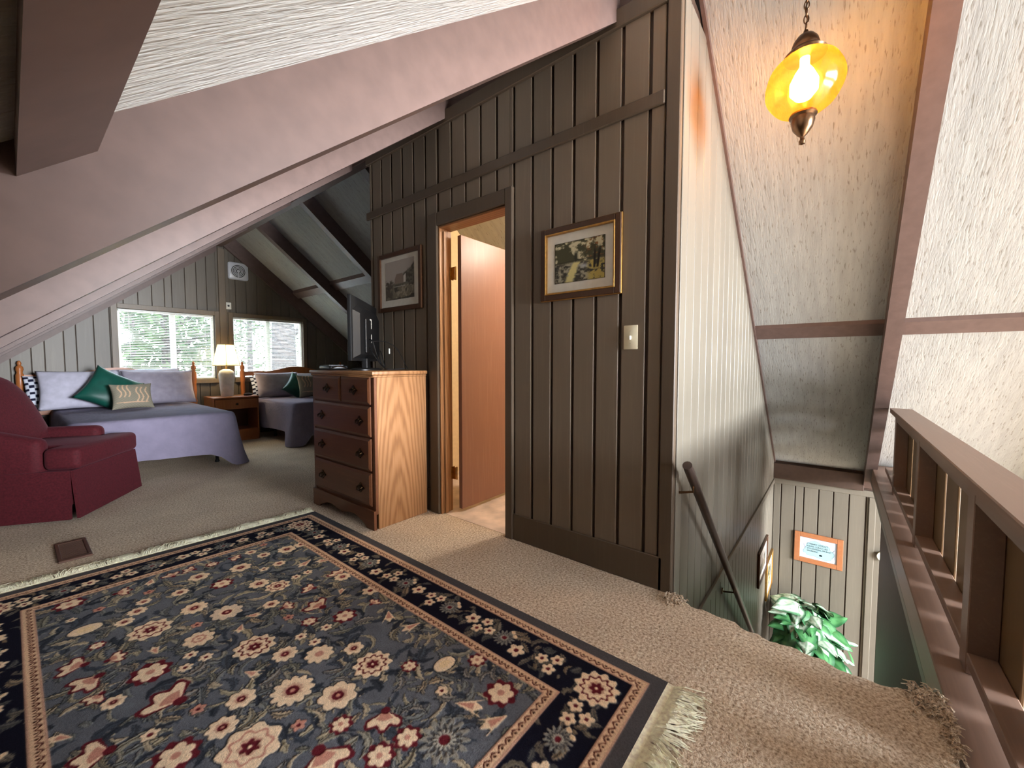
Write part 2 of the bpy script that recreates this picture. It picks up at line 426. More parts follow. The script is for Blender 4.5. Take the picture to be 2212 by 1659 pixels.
# purlins (horizontal blocking between the rafters)
def purlin(side, x, width, drop, ya, yb):
    zf = zl if side == 'L' else zr
    s = 1 if side == 'L' else -1
    dx = width * math.cos(ang) / 2
    pts = [(x - dx, zf(x - dx) + 0.01), (x + dx, zf(x + dx) + 0.01), (x + dx, zf(x + dx) - drop), (x - dx, zf(x - dx) - drop)]
    mb = MB(); n = 4
    vs = [(p[0], ya, p[1]) for p in pts] + [(p[0], yb, p[1]) for p in pts]
    mb.add(vs, [(0, 1, 2, 3), (7, 6, 5, 4), (0, 4, 5, 1), (1, 5, 6, 2), (2, 6, 7, 3), (3, 7, 4, 0)])
    adopt(mb.obj('purlin', M['beam']), ceil_l if side == 'L' else ceil_r)
for i in range(len(RAFT) - 1):
    a, b = RAFT[i] + 0.09, RAFT[i + 1]
    if a < FY: continue
    purlin('L', 0.057, 0.104, 0.05, a, b)
    if b < 0.2: purlin('R', 4.07, 0.13, 0.03, a, b)
    elif a > 3.0: purlin('R', 3.0, 0.11, 0.05, a, b)
purlin('R', 4.07, 0.13, 0.03, RAFT[3 + 1 - 0] + 0.09 if False else -0.245, SY)

# ------------------------------------------------------------------ floors
# carpeted loft floor
def wob(y): return 0.010 * math.sin(23 * y) + 0.006 * math.sin(61 * y + 1)
edge = []
for i in range(41):
    y = SY - (SY + 0.27) * i / 40
    t = i / 40
    xx = 1.90 - 0.10 * (1 - (1 - t) ** 2)
    edge.append((xx + wob(y), y))
out = [(-1.7, GY + 0.05), (-1.7, -0.29), (1.78, -0.285)] + edge[::-1] + [(BX, SY + 0.005), (BX, 3.05), (5.75, 3.05), (5.75, GY + 0.05)]
mb = MB()
n = len(out)
vs = [(x, y, 0) for x, y in out] + [(x, y, -0.06) for x, y in out]
fl = MB().add(vs, [list(range(n)), list(range(2 * n - 1, n - 1, -1))] + [[i, n + i, n + (i + 1) % n, (i + 1) % n] for i in range(n)])
floor = struct(fl.obj('floor', M['carpet']), 'beige speckled carpet covering the loft floor', 'floor')
# rolled carpet nosing over the top stair
ns = MB()
prof = [(0.0, 0.0)] + [(0.045 * math.sin(a), 0.045 * math.cos(a) - 0.045) for a in np.linspace(0, PI * 0.9, 8)] + [(0.0, -0.2)]
rows = []
for (x, y) in edge:
    j = 0.004 * math.sin(90 * y) + 0.004 * random.uniform(-1, 1)
    rows.append([(x - 0.012 + px + j, y, pz + 0.001) for px, pz in prof])
vs = [p for r in rows for p in r]; k = len(prof); fs = []
for i in range(len(rows) - 1):
    for j in range(k - 1): fs.append([i * k + j, i * k + j + 1, (i + 1) * k + j + 1, (i + 1) * k + j])
ns.add(vs, fs).obj('carpet_nosing', M['carpet'], floor, smooth='all')
# frayed carpet tufts at the two ends of the nosing
def tufts(name, cx, cy, cz, sx, sy, n, parent):
    mb = MB()
    for i in range(n):
        x = cx + random.gauss(0, sx); y = cy + random.gauss(0, sy); z = cz
        a = random.uniform(0, 2 * PI); l = random.uniform(0.012, 0.03)
        mb.tube([(x, y, z - 0.004), (x + l * 0.4 * math.cos(a), y + l * 0.4 * math.sin(a), z + l * 0.4), (x + l * math.cos(a), y + l * math.sin(a), z + l * 0.25)], [0.004, 0.003, 0.001], 4)
    return tag(mb.obj(name, M['carpet'], parent), kind='stuff')
tufts('carpet_tufts', 1.865, 0.56, 0.004, 0.022, 0.02, 90, floor)
tufts('carpet_tufts', 1.80, -0.255, 0.006, 0.03, 0.02, 160, floor)
tufts('carpet_tufts', 1.68, -0.285, 0.006, 0.07, 0.008, 120, floor)
bf = struct(MB().box(BX + 0.012, 4.4, 0.68, 2.96, -0.05, -0.004).obj('floor_bathroom', M['vinyl']), 'pinkish vinyl bathroom floor seen through the open door', 'floor')
lf = struct(MB().box(-2.2, 6.2, FY, 3.2, LOW - 0.1, LOW).obj('floor_lower', M['carpet']), 'carpeted floor of the lower storey at the foot of the stairs', 'floor')

# ------------------------------------------------------------------ bathroom wall (dark panelling)
def map_bath(u, z, d): return (BX - d, u, z)       # faces -X
wallb = struct(MB().box(BX + 0.001, BX + 0.075, SY + 0.02, 1.575, -0.05, 2.76).box(BX + 0.001, BX + 0.075, 2.20, 3.05, -0.05, 2.76)
               .box(BX + 0.001, BX + 0.075, 1.575, 2.20, 2.03, 2.76).obj('wall_bathroom', M['dark']), 'olive brown vertical board wall with bathroom door', 'wall')
Zt = 2.70
lines = [0.586 + 0.06, 0.721] + [0.721 + 0.1345 * i for i in range(1, 18)] + [3.05]
lines = sorted(set(round(v, 4) for v in lines))
D0, D1, DZ = 1.56, 2.215, 2.05     # door opening incl. part of casing
for a, b in zip(lines[:-1], lines[1:]):
    if b - a < 0.02: continue
    a2, b2 = a + 0.008, b - 0.008
    spans = []
    if b2 <= D0 or a2 >= D1: spans = [(a2, b2, 0.0)]
    else:
        if a2 < D0: spans.append((a2, D0, 0.0))
        if b2 > D1: spans.append((D1, b2, 0.0))
        spans.append((max(a2, D0), min(b2, D1), DZ))
        if a2 < D0: spans.append((a2, D0 - 0.0, None))
    for (u0, u1, z0) in spans:
        if z0 is None or u1 - u0 < 0.012: continue
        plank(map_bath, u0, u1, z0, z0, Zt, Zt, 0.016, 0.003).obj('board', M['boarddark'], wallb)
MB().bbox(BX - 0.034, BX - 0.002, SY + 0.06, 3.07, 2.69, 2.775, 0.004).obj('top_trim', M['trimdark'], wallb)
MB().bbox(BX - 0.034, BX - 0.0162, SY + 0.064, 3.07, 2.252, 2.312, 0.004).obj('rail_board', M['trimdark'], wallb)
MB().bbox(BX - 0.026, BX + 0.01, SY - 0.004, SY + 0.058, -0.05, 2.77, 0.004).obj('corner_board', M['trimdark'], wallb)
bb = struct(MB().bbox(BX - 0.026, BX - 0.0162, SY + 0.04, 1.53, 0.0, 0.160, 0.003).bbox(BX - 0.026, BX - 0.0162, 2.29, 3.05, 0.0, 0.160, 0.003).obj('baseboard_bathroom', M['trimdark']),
            'olive brown baseboard under the vertical board wall', 'baseboard')
# far end of the bathroom box, facing the bedroom
struct(MB().box(BX, 4.2, 3.0, 3.05, -0.05, 2.3).box(BX, 3.0, 3.0, 3.05, 2.2, 2.75).obj('wall_bathroom_end', M['board']), 'olive wall of the bathroom facing the bedroom', 'wall')

# ------------------------------------------------------------------ door
door = empty('door_1', (BX, 1.88, 0)); struct(door, 'wood veneer door standing open into the lit bathroom', 'door')
def dpart(mb, name, mat, smooth=False, parent=None):
    o = mb.obj(name, mat, smooth=smooth)
    o.parent = parent or door
    o.matrix_parent_inverse = Matrix.Translation((-BX, -1.88, 0))
    return o
JX0, JX1 = BX - 0.02, BX + 0.09
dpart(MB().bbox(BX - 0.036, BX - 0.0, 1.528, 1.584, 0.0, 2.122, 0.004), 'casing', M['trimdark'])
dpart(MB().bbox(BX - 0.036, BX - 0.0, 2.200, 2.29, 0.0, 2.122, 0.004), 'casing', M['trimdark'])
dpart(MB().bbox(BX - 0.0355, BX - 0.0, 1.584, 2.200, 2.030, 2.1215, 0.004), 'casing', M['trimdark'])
JM = M['oak']
dpart(MB().bbox(JX0, JX1, 1.578, 1.590, 0.0, 2.02, 0.002), 'jamb', JM)
dpart(MB().bbox(JX0, JX1, 2.186, 2.199, 0.0, 2.02, 0.002), 'jamb', JM)
dpart(MB().bbox(JX0, JX1, 1.578, 2.199, 2.015, 2.029, 0.002), 'jamb', JM)
dpart(MB().bbox(JX0 + 0.03, JX0 + 0.06, 2.174, 2.1858, 0.0, 2.0, 0.002), 'door_stop', JM)
dpart(MB().bbox(JX0 + 0.03, JX0 + 0.06, 1.59, 1.602, 0.0, 2.0, 0.002), 'door_stop', JM)
leaf = dpart(MB().bbox(2.035, 2.64, 2.105, 2.14, 0.02, 1.985, 0.002), 'door_leaf', M['doorwood'])
kn = MB().lathe([(0.0, -0.001), (0.03, 0.0), (0.03, 0.006), (0.012, 0.010), (0.011, 0.028), (0.026, 0.040), (0.029, 0.052), (0.022, 0.062), (0.0, 0.065)], 20)
ko = kn.obj('door_knob', M['brass'], smooth=True); ko.parent = leaf; ko.location = (2.575, 2.1035, 1.035); ko.rotation_euler = (PI / 2, 0, 0)
for z in (1.72, 0.28):
    h = MB().bbox(2.012, 2.016, 2.150, 2.185, z - 0.045, z + 0.045, 0.001)
    h.lathe([(0.006, -0.047), (0.006, 0.047)], 10, (2.022, 2.148, z))
    h.bbox(2.0, 2.034, 2.182, 2.1855, z - 0.045, z + 0.045, 0.001)
    dpart(h, 'hinge', M['brass'], True)
# bathroom shell
struct(MB().box(4.3, 4.36, 0.6, 3.0, -0.05, 2.4).box(BX + 0.08, 4.3, 2.96, 3.0, -0.05, 2.4).box(BX + 0.08, 4.3, 0.64, 0.68, -0.05, 2.4)
       .box(BX + 0.076, BX + 0.08, 0.68, 1.575, 0, 2.4).box(BX + 0.076, BX + 0.08, 2.2, 2.96, 0, 2.4).box(BX + 0.076, BX + 0.08, 1.575, 2.2, 2.03, 2.4)
       .obj('wall_bathroom_inside', M['cream']), 'cream bathroom wall glowing behind the open door', 'wall')
struct(MB().box(BX + 0.08, 4.36, 0.6, 3.0, 2.4, 2.44).obj('ceiling_bathroom', M['cream']), 'cream bathroom ceiling above the open door', 'ceiling')
bl = empty('ceiling_light', (2.95, 1.5, 2.4), 0, 'small round ceiling light inside the bathroom', 'light')
MB().lathe([(0.09, 0), (0.09, -0.02), (0.0, -0.02)], 20).obj('base', M['brass'], bl, True)
point('bathroom_lamp', (2.95, 1.35, 2.2), 34, (1.0, 0.90, 0.77), 0.08)
MB().lathe([(0.08, -0.02), (0.075, -0.06), (0.04, -0.085), (0.0, -0.09)], 20).obj('dome', M['white_plastic'], bl, True)

# ------------------------------------------------------------------ stair wall, wall at the foot, stairs
def map_stair(u, z, d): return (u, SY - d, z)
walls = struct(MB().prism([(BX + 0.02, LOW), (BX + 0.02, zr(BX + 0.02) - 0.25), (2.25, zr(2.25) - 0.02), (KX + 0.05, zr(KX + 0.05) - 0.02), (KX + 0.05, LOW)], 0, 1, 1).obj('wall_stair', M['dark']),
               'lamp-lit board wall running down beside the stairs', 'wall')
# flatten the prism (axis 1 means x,z polygon): rebuild with exact thickness
me = walls.data
for v in me.vertices: v.co.y = SY + 0.012 if v.co.y < 0.5 else SY + 0.05
ZT = -0.33
u = BX - 0.004
i = 0
while u < KX - 0.02:
    w = 0.134
    u2 = min(u + w, KX - 0.005)
    a, b = u + 0.003, u2 - 0.003
    ta, tb = min(zr(a) - 0.03, 2.75), min(zr(b) - 0.03, 2.75)
    plank(map_stair, a, b, ZT, ZT, max(ta, ZT + 0.02), max(tb, ZT + 0.02), 0.0, 0.0) if False else None
    if min(ta, tb) > ZT + 0.03:
        p = plank(lambda uu, zz, d: (uu, SY + 0.012 - d, zz), a, b, ZT, ZT, ta, tb, 0.012, 0.003); p.obj('board', M['board'], walls)
    p = plank(lambda uu, zz, d: (uu, SY + 0.012 - d, zz), a, b, LOW, LOW, ZT - 0.055, ZT - 0.055, 0.012, 0.003); p.obj('board', M['board'], walls)
    u = u2; i += 1
MB().bbox(BX + 0.005, KX - 0.03, SY - 0.012, SY + 0.008, ZT - 0.055, ZT, 0.003).obj('dado_trim', M['board'], walls)
MB().bbox(BX + 0.011, BX + 0.05, SY - 0.010, SY + 0.004, LOW, 2.75, 0.003).obj('corner_board', M['board'], walls)
# raking trim under the ceiling
pts = [(2.02, zr(2.02) - 0.005), (2.02, zr(2.02) - 0.045), (KX - 0.02, zr(KX - 0.02) - 0.045), (KX - 0.02, zr(KX - 0.02) - 0.005)]
tm = MB(); vs = [(p[0], SY - 0.014, p[1]) for p in pts] + [(p[0], SY + 0.004, p[1]) for p in pts]
tm.add(vs, [(0, 1, 2, 3), (7, 6, 5, 4), (0, 4, 5, 1), (1, 5, 6, 2), (2, 6, 7, 3), (3, 7, 4, 0)]).obj('raking_trim', M['beam'], walls)

wallr = struct(MB().box(KX, KX + 0.05, -1.4, SY + 0.03, LOW, 0.0).obj('wall_rear', M['dark']), 'grey beige board wall at the bottom of the stairwell', 'wall')
ls = [SY, 0.505, 0.366, 0.281, 0.141, 0.006, -0.132, -0.276, -0.41, -0.55, -0.69, -0.83, -0.97, -1.11, -1.25, -1.39]
for a, b in zip(ls[:-1], ls[1:]):
    plank(lambda uu, zz, d: (KX - d, uu, zz), b + 0.006, a - 0.006, LOW, LOW, -0.375, -0.375, 0.012, 0.002).obj('board', M['board'], wallr)
MB().bbox(KX - 0.02, KX - 0.001, -1.39, SY, -0.385, -0.318, 0.003).obj('top_trim', M['board'], wallr)
MB().bbox(KX - 0.06, KX - 0.0, -0.25, SY, -0.318, -0.13, 0.004).obj('wall_plate', M['dark'], wallr)
MB().bbox(KX - 0.03, KX - 0.0125, -0.358, -0.30, LOW, -0.386, 0.004).obj('corner_board', M['board'], wallr)

# side wall under the railing and its header
wallx = struct(MB().box(1.95, 4.75, -0.40, -0.33, LOW, -0.14).obj('wall_under_railing', M['dark']), 'dark brown wall of the stairwell below the railing', 'wall')
hd = struct(MB().bbox(1.2, KX - 0.01, -0.52, -0.298, -0.15, -0.002, 0.004).obj('trim_1', M['railpaint']), 'brown capped floor edge under the railing', 'trim')
MB().bbox(1.9, KX - 0.01, -0.325, -0.2985, -0.20, -0.15, 0.003).obj('edge_strip', M['board'], hd)
kb = empty('wall_thermostat', (KX - 0.0125, -0.43, -1.0), PI / 2, 'round cream wall knob near the stair foot', 'thermostat')
k1 = MB().lathe([(0.0, 0), (0.04, 0.0), (0.045, 0.01), (0.04, 0.03), (0.034, 0.034), (0.0, 0.036)], 24).obj('cover', M['ivory'], kb, True); k1.rotation_euler = (-PI / 2, 0, 0)
k2 = MB().lathe([(0.05, 0.036), (0.052, 0.042), (0.05, 0.048), (0.0, 0.05)], 24).obj('dial', M['ivory'], kb, True); k2.rotation_euler = (-PI / 2, 0, 0)
# steps
st = empty('staircase', (1.9, 0.1, LOW)); struct(st, 'carpeted staircase going down from the loft', 'stairs')
for k in range(1, 13):
    z = -0.2 * k; x = 1.88 + 0.222 * (k - 1)
    o = MB().bbox(x, x + 0.25, -0.326, SY - 0.016, z - 0.19, z, 0.02, 2).obj('step', M['carpet'], smooth=True)
    o.parent = st; o.matrix_parent_inverse = Matrix.Translation((-1.9, -0.1, -LOW))

# ------------------------------------------------------------------ gable wall of the bedroom
def map_gable(u, z, d): return (u, GY - d, z)
W1 = (0.87, 1.885); W2 = (2.11, 3.115); WZ = (0.86, 1.77)
g = MB()
g.prism([(-1.75, -0.05), (-1.75, zl(-1.75)), (0.87, zl(0.87)), (0.87, -0.05)], GY, GY + 0.1, 1)
for a, b in ((W1[0], W1[1]), (W2[0], W2[1])):
    g.box(a, b, GY, GY + 0.1, -0.05, WZ[0])
g.prism([(0.87, 1.77), (0.87, zl(0.87)), (1.885, zl(1.885)), (1.885, 1.77)], GY, GY + 0.1, 1)
g.prism([(1.885, -0.05), (1.885, zl(1.885)), (2.0, 3.0), (2.11, zr(2.11)), (2.11, -0.05)], GY, GY + 0.1, 1)
g.prism([(2.11, 1.77), (2.11, zr(2.11)), (3.115, zr(3.115)), (3.115, 1.77)], GY, GY + 0.1, 1)
g.prism([(3.115, -0.05), (3.115, zr(3.115)), (5.8, zr(5.8)), (5.8, -0.05)], GY, GY + 0.1, 1)
wallg = struct(g.obj('wall_gable', M['dark']), 'grey brown board gable wall of the bedroom with two windows', 'wall')
us = [-1.6]
gl = [0.80, 0.932, 1.071, 1.208, 1.337, 1.414, 1.559, 1.687, 1.803, 1.948, 2.03, 2.158, 2.299, 2.445, 2.577, 2.655, 2.784, 2.917, 3.05]
v = 0.80
left = []
while v > -1.6:
    v -= random.choice([0.135, 0.14, 0.15, 0.10]); left.append(v)
right = []; v = 3.05
while v < 5.4: v += random.choice([0.135, 0.14, 0.15, 0.10]); right.append(v)
us = sorted(left + gl + right)
def ztop(x): return min(zl(x), zr(x)) - 0.03
for a, b in zip(us[:-1], us[1:]):
    cuts = [a] + [e for e in (W1[0] - 0.03, W1[1] + 0.03, W2[0] - 0.03, W2[1] + 0.03) if a + 0.01 < e < b - 0.01] + [b]
    for p, q in zip(cuts[:-1], cuts[1:]):
        if p == a: p += 0.003
        if q == b: q -= 0.003
        m = (p + q) / 2
        if ztop(p) < 0.05 or ztop(q) < 0.05: continue
        inwin = (W1[0] - 0.031 < m < W1[1] + 0.031) or (W2[0] - 0.031 < m < W2[1] + 0.031)
        if inwin:
            plank(map_gable, p, q, WZ[1] + 0.02, WZ[1] + 0.02, ztop(p), ztop(q), 0.014, 0.003).obj('board', M['boardmid'], wallg)
            plank(map_gable, p, q, 0, 0, WZ[0] - 0.03, WZ[0] - 0.03, 0.014, 0.003).obj('board', M['boardmid'], wallg)
        else:
            plank(map_gable, p, q, 0, 0, ztop(p), ztop(q), 0.014, 0.003).obj('board', M['boardmid'], wallg)
MB().bbox(1.945, 2.03, GY - 0.034, GY - 0.0142, 0.0, 2.74, 0.004).obj('center_post', M['trim'], wallg)
def raking(x0, z0, x1, z1, par):
    pts = [(x0, z0), (x1, z1), (x1, z1 - 0.10), (x0, z0 - 0.10)]
    mb = MB(); vs = [(p[0], GY - 0.05, p[1]) for p in pts] + [(p[0], GY - 0.0142, p[1]) for p in pts]
    mb.add(vs, [(0, 1, 2, 3), (7, 6, 5, 4), (0, 4, 5, 1), (1, 5, 6, 2), (2, 6, 7, 3), (3, 7, 4, 0)]).obj('raking_trim', M['beam'], par)
raking(XR1, zr(XR1) - 0.15, 5.3, zr(5.3) - 0.15, wallg); raking(XR0, zl(XR0) - 0.15, -1.5, zl(-1.5) - 0.15, wallg)

def window(n, w, label, stile):
    x0, x1 = w; z0, z1 = WZ; xm = (x0 + x1) / 2
    o = empty('window_%d' % n, (xm, GY, z0)); struct(o, label, 'window')
    def P(mb, name, mat, par=None, smooth=False):
        q = mb.obj(name, mat, smooth=smooth); q.parent = par or o; q.matrix_parent_inverse = Matrix.Translation((-xm, -GY, -z0)); return q
    cz = 0.06
    P(MB().bbox(x0 - cz, x0, GY - 0.036, GY - 0.0145, z0 - cz, z1 + cz, 0.003), 'casing', M['trim'])
    P(MB().bbox(x1, x1 + cz - 0.003, GY - 0.036, GY - 0.0145, z0 - cz, z1 + cz, 0.003), 'casing', M['trim'])
    P(MB().bbox(x0 + 0.0005, x1 - 0.0005, GY - 0.036, GY - 0.0145, z1, z1 + cz, 0.003), 'casing', M['trim'])
    P(MB().bbox(x0 + 0.0005, x1 - 0.0005, GY - 0.055, GY - 0.0145, z0 - cz, z0, 0.003), 'sill', M['trim'])
    fr = MB()
    for a, b in ((x0, x0 + 0.03), (x1 - 0.03, x1)): fr.bbox(a, b, GY + 0.04, GY + 0.08, z0, z1, 0.002)
    for a, b in ((z0, z0 + 0.03), (z1 - 0.03, z1)): fr.bbox(x0 + 0.03, x1 - 0.03, GY + 0.04, GY + 0.08, a, b, 0.002)
    P(fr, 'frame', M['white_plastic'])
    P(MB().bbox(stile - 0.03, stile + 0.03, GY + 0.035, GY + 0.075, z0 + 0.03, z1 - 0.03, 0.002), 'stile', M['white_plastic'])
    P(MB().box(x0 + 0.03, stile - 0.03, GY + 0.056, GY + 0.060, z0 + 0.03, z1 - 0.03), 'pane', M['glass'])
    P(MB().box(stile + 0.03, x1 - 0.03, GY + 0.050, GY + 0.054, z0 + 0.03, z1 - 0.03), 'pane', M['glass'])
    return o
window(1, W1, 'wide sliding window above the left bed', 1.42)
window(2, W2, 'wide sliding window above the right bed', 2.60)
def blind(w, label, zb):
    x0, x1 = w[0] + 0.012, w[1] - 0.012
    o = empty('window_blind', ((x0 + x1) / 2, GY + 0.012, WZ[1] - 0.03), 0, label, 'blind', 'slatted blinds in the bedroom windows')
    cx = (x0 + x1) / 2; L = (x1 - x0) / 2
    MB().bbox(-L, L, -0.014, 0.014, 0.0, 0.026, 0.003).obj('headrail', M['white_plastic'], o)
    sl = MB(); z = -0.02
    zend = zb - (WZ[1] - 0.03)
    while z > zend:
        a = math.radians(14); c, s_ = math.cos(a) * 0.0115, math.sin(a) * 0.0115
        sl.add([(-L, -c, z - s_), (L, -c, z - s_), (L, 0, z + 0.0015), (-L, 0, z + 0.0015), (L, c, z + s_), (-L, c, z + s_)], [(0, 1, 2, 3), (3, 2, 4, 5)])
        z -= 0.0215
    tag(sl.obj('slats', M['white_plastic'], o), kind='stuff')
    MB().bbox(-L, L, -0.012, 0.012, zend - 0.018, zend - 0.004, 0.003).obj('bottom_rail', M['white_plastic'], o)
    for k in (-0.8, 0, 0.8):
        MB().tube([(L * k, -0.0125, zend), (L * k, -0.0125, 0)], 0.0012, 5).obj('cord', M['white_plastic'], o)
    MB().tube([(-L + 0.09, -0.02, 0), (-L + 0.095, -0.022, -0.55)], 0.003, 6).obj('wand', M['white_plastic'], o)
blind(W1, 'white slatted blind in the window above the left bed', WZ[0] + 0.02)
blind(W2, 'white slatted blind in the window above the right bed', WZ[0] + 0.02)

# ------------------------------------------------------------------ living room shell behind the camera
wf = MB()
wf.box(-2.2, -0.45, FY - 0.1, FY, LOW, 3.1).box(4.25, 6.2, FY - 0.1, FY, LOW, 3.1).box(-0.45, 4.25, FY - 0.1, FY, 2.85, 3.1).box(-0.45, 4.25, FY - 0.1, FY, -0.5, -0.35)
struct(wf.obj('wall_front', M['board']), 'glazed front gable wall of the living room', 'wall')
struct(MB().box(-2.2, -2.1, FY, -0.3, LOW, 0.2).box(-1.75, -1.7, -0.35, GY, -0.1, 0.2).obj('wall_left', M['board']), 'low board wall under the left roof slope', 'wall')
struct(MB().box(KX + 0.05, 6.2, FY, -1.39, LOW, 0.2).box(5.75, 5.8, 3.05, GY, -0.1, 0.3).obj('wall_right', M['board']), 'low board wall under the right roof slope', 'wall')
struct(MB().box(-2.1, 0.68, -1.0, -0.9, 0.0, zl(0.68) + 0.05).obj('wall_light_blocker', M['board']), 'unseen board wall added behind the viewer to shade the left rafters', 'wall')  # added out of view to hold window light off the left rafters
struct(MB().box(-2.05, 0.86, -3.4, -0.29, -0.2, -0.001).obj('floor_light_blocker', M['carpet']), 'unseen carpeted floor added behind the viewer to block low daylight', 'floor')  # unseen slab added to stop low patio light reaching the left side
struct(MB().box(-2.1, 1.9, -0.5, -0.40, LOW, -0.21).obj('wall_under_loft', M['board']), 'board wall of the living room below the loft', 'wall')

# ------------------------------------------------------------------ railing
rail = empty('railing', (2.6, -0.41, 0.0), 0, 'brown wooden railing with wide slats beside the stairwell', 'railing')
def rp(mb, name, mat, smooth=False):
    o = mb.obj(name, mat, rail, smooth); o.matrix_parent_inverse = Matrix.Translation((-2.6, 0.41, 0)); return o
capx = (4.665 - DROP - 0.70) / ML
rp(MB().bbox(0.9, capx, -0.478, -0.342, 0.665, 0.705, 0.004), 'cap_rail', M['railpaint'])
rp(MB().bbox(0.9, capx - 0.02, -0.450, -0.376, 0.60, 0.6645, 0.003), 'top_rail', M['railpaint'])
rp(MB().bbox(0.9, 5.3, -0.450, -0.376, 0.035, 0.075, 0.003), 'bottom_rail', M['railpaint'])
for P0 in (0.88, 2.10, 3.34, 4.56):
    ztp = min(0.6645, zr(P0 + 0.05) - DROP - 0.01)
    if P0 > 1: rp(MB().bbox(P0 - 0.045, P0 + 0.045, -0.451, -0.3745, -0.001, ztp, 0.003), 'post', M['railpaint'])
for k in range(14):
    x0 = 0.945 + 0.305 * k; x1 = x0 + 0.25
    zt = min(0.64, zr(x1) - DROP - 0.01)
    if zt < 0.2: continue
    rp(MB().bbox(x0, x1, -0.4625, -0.4515, 0.02, zt, 0.003), 'baluster', M['baluster'])
# ------------------------------------------------------------------ handrail on the stair wall
hr = empty('handrail', (1.9, 0.5, 0.6), 0, 'dark round handrail sloping down the stair wall', 'handrail')
p0 = Vector((1.885, 0.515, 0.625)); p1 = Vector((4.55, 0.515, -1.79))
def hp(mb, name, mat):
    o = mb.obj(name, mat, hr, True); o.matrix_parent_inverse = Matrix.Translation((-1.9, -0.5, -0.6)); return o
hp(MB().tube([p0 + (p1 - p0) * t for t in np.linspace(0, 1, 12)], 0.021, 14), 'rail', M['handrail'])
for t in (0.04, 0.44, 0.9):
    q = p0 + (p1 - p0) * t
    hp(MB().tube([(q.x, q.y, q.z - 0.018), (q.x, q.y, q.z - 0.05), (q.x, SY - 0.012, q.z - 0.065), (q.x, SY + 0.001, q.z - 0.065)], 0.006, 8)
       .tube([(q.x, SY - 0.006, q.z - 0.065), (q.x, SY + 0.002, q.z - 0.065)], 0.022, 12), 'bracket', M['bronze'])

# ------------------------------------------------------------------ pendant lamp
LX, LY, LZ = 2.19, 0.157, 2.275
pl = empty('pendant_lamp', (LX, LY, LZ), 0, 'amber glass globe pendant lamp hanging on a chain', 'lamp')
rg = 0.142; prof = []
for i in range(25):
    a = math.radians(-72 + 142 * i / 24); prof.append((rg * math.cos(a), rg * 0.93 * math.sin(a)))
n = 48; gm = MB(); vs = []; fs = []
for r, z in prof:
    for k in range(n):
        a = 2 * PI * k / n; rr = r * (1 + 0.012 * math.cos(12 * a)); vs.append((rr * math.cos(a), rr * math.sin(a), z))
for i in range(len(prof) - 1):
    for k in range(n): fs.append([i * n + k, i * n + (k + 1) % n, (i + 1) * n + (k + 1) % n, (i + 1) * n + k])
gm.add(vs, fs).obj('globe', M['amber'], pl, 'all')
MB().lathe([(0.0, 0.118), (0.075, 0.112), (0.078, 0.122), (0.062, 0.138), (0.05, 0.142), (0.052, 0.155), (0.045, 0.178), (0.03, 0.198), (0.012, 0.208), (0.008, 0.222), (0, 0.222)], 28).obj('cap', M['bronze'], pl, True)
MB().lathe([(0, -0.118), (0.048, -0.122), (0.052, -0.132), (0.042, -0.140), (0.044, -0.155), (0.036, -0.185), (0.018, -0.21), (0.009, -0.218), (0.008, -0.228), (0.013, -0.236), (0.011, -0.248), (0, -0.253)], 24).obj('finial', M['bronze'], pl, True)
bm_ = MB().lathe([(0.0, -0.065), (0.03, -0.058), (0.052, -0.03), (0.052, 0.01), (0.034, 0.05), (0.018, 0.075), (0.018, 0.11), (0.0, 0.11)], 20).obj('bulb', M['bulb'], pl, True)
z = 0.222; k = 0
ztop_ch = zr(LX) - LZ - 0.01
link_me = MB().tube([(0.009 * math.cos(a), 0, 0.018 * math.sin(a)) for a in np.linspace(0, 2 * PI, 14)[:-1]], 0.0025, 6, True).data('chain_link', M['bronze'], 'all')
z += 0.016
while z < ztop_ch - 0.02:
    o = link('chain_link', link_me, pl); o.location = (0, 0, z); o.rotation_euler = (0, 0, PI / 2 * (k % 2) + 0.3); z += 0.029; k += 1
MB().tube([(0.004 * math.sin(i * 1.1), 0.004 * math.cos(i * 1.1), 0.22 + i * (ztop_ch - 0.22) / 24) for i in range(25)], 0.003, 6).obj('cord', M['bronze'], pl, True)
MB().lathe([(0.05, ztop_ch + 0.05), (0.05, ztop_ch), (0.03, ztop_ch - 0.02), (0, ztop_ch - 0.022)], 20).obj('canopy', M['bronze'], pl, True)
point('pendant_bulb', (LX, LY, LZ + 0.01), 34, (0.96, 0.92, 0.60), 0.053)

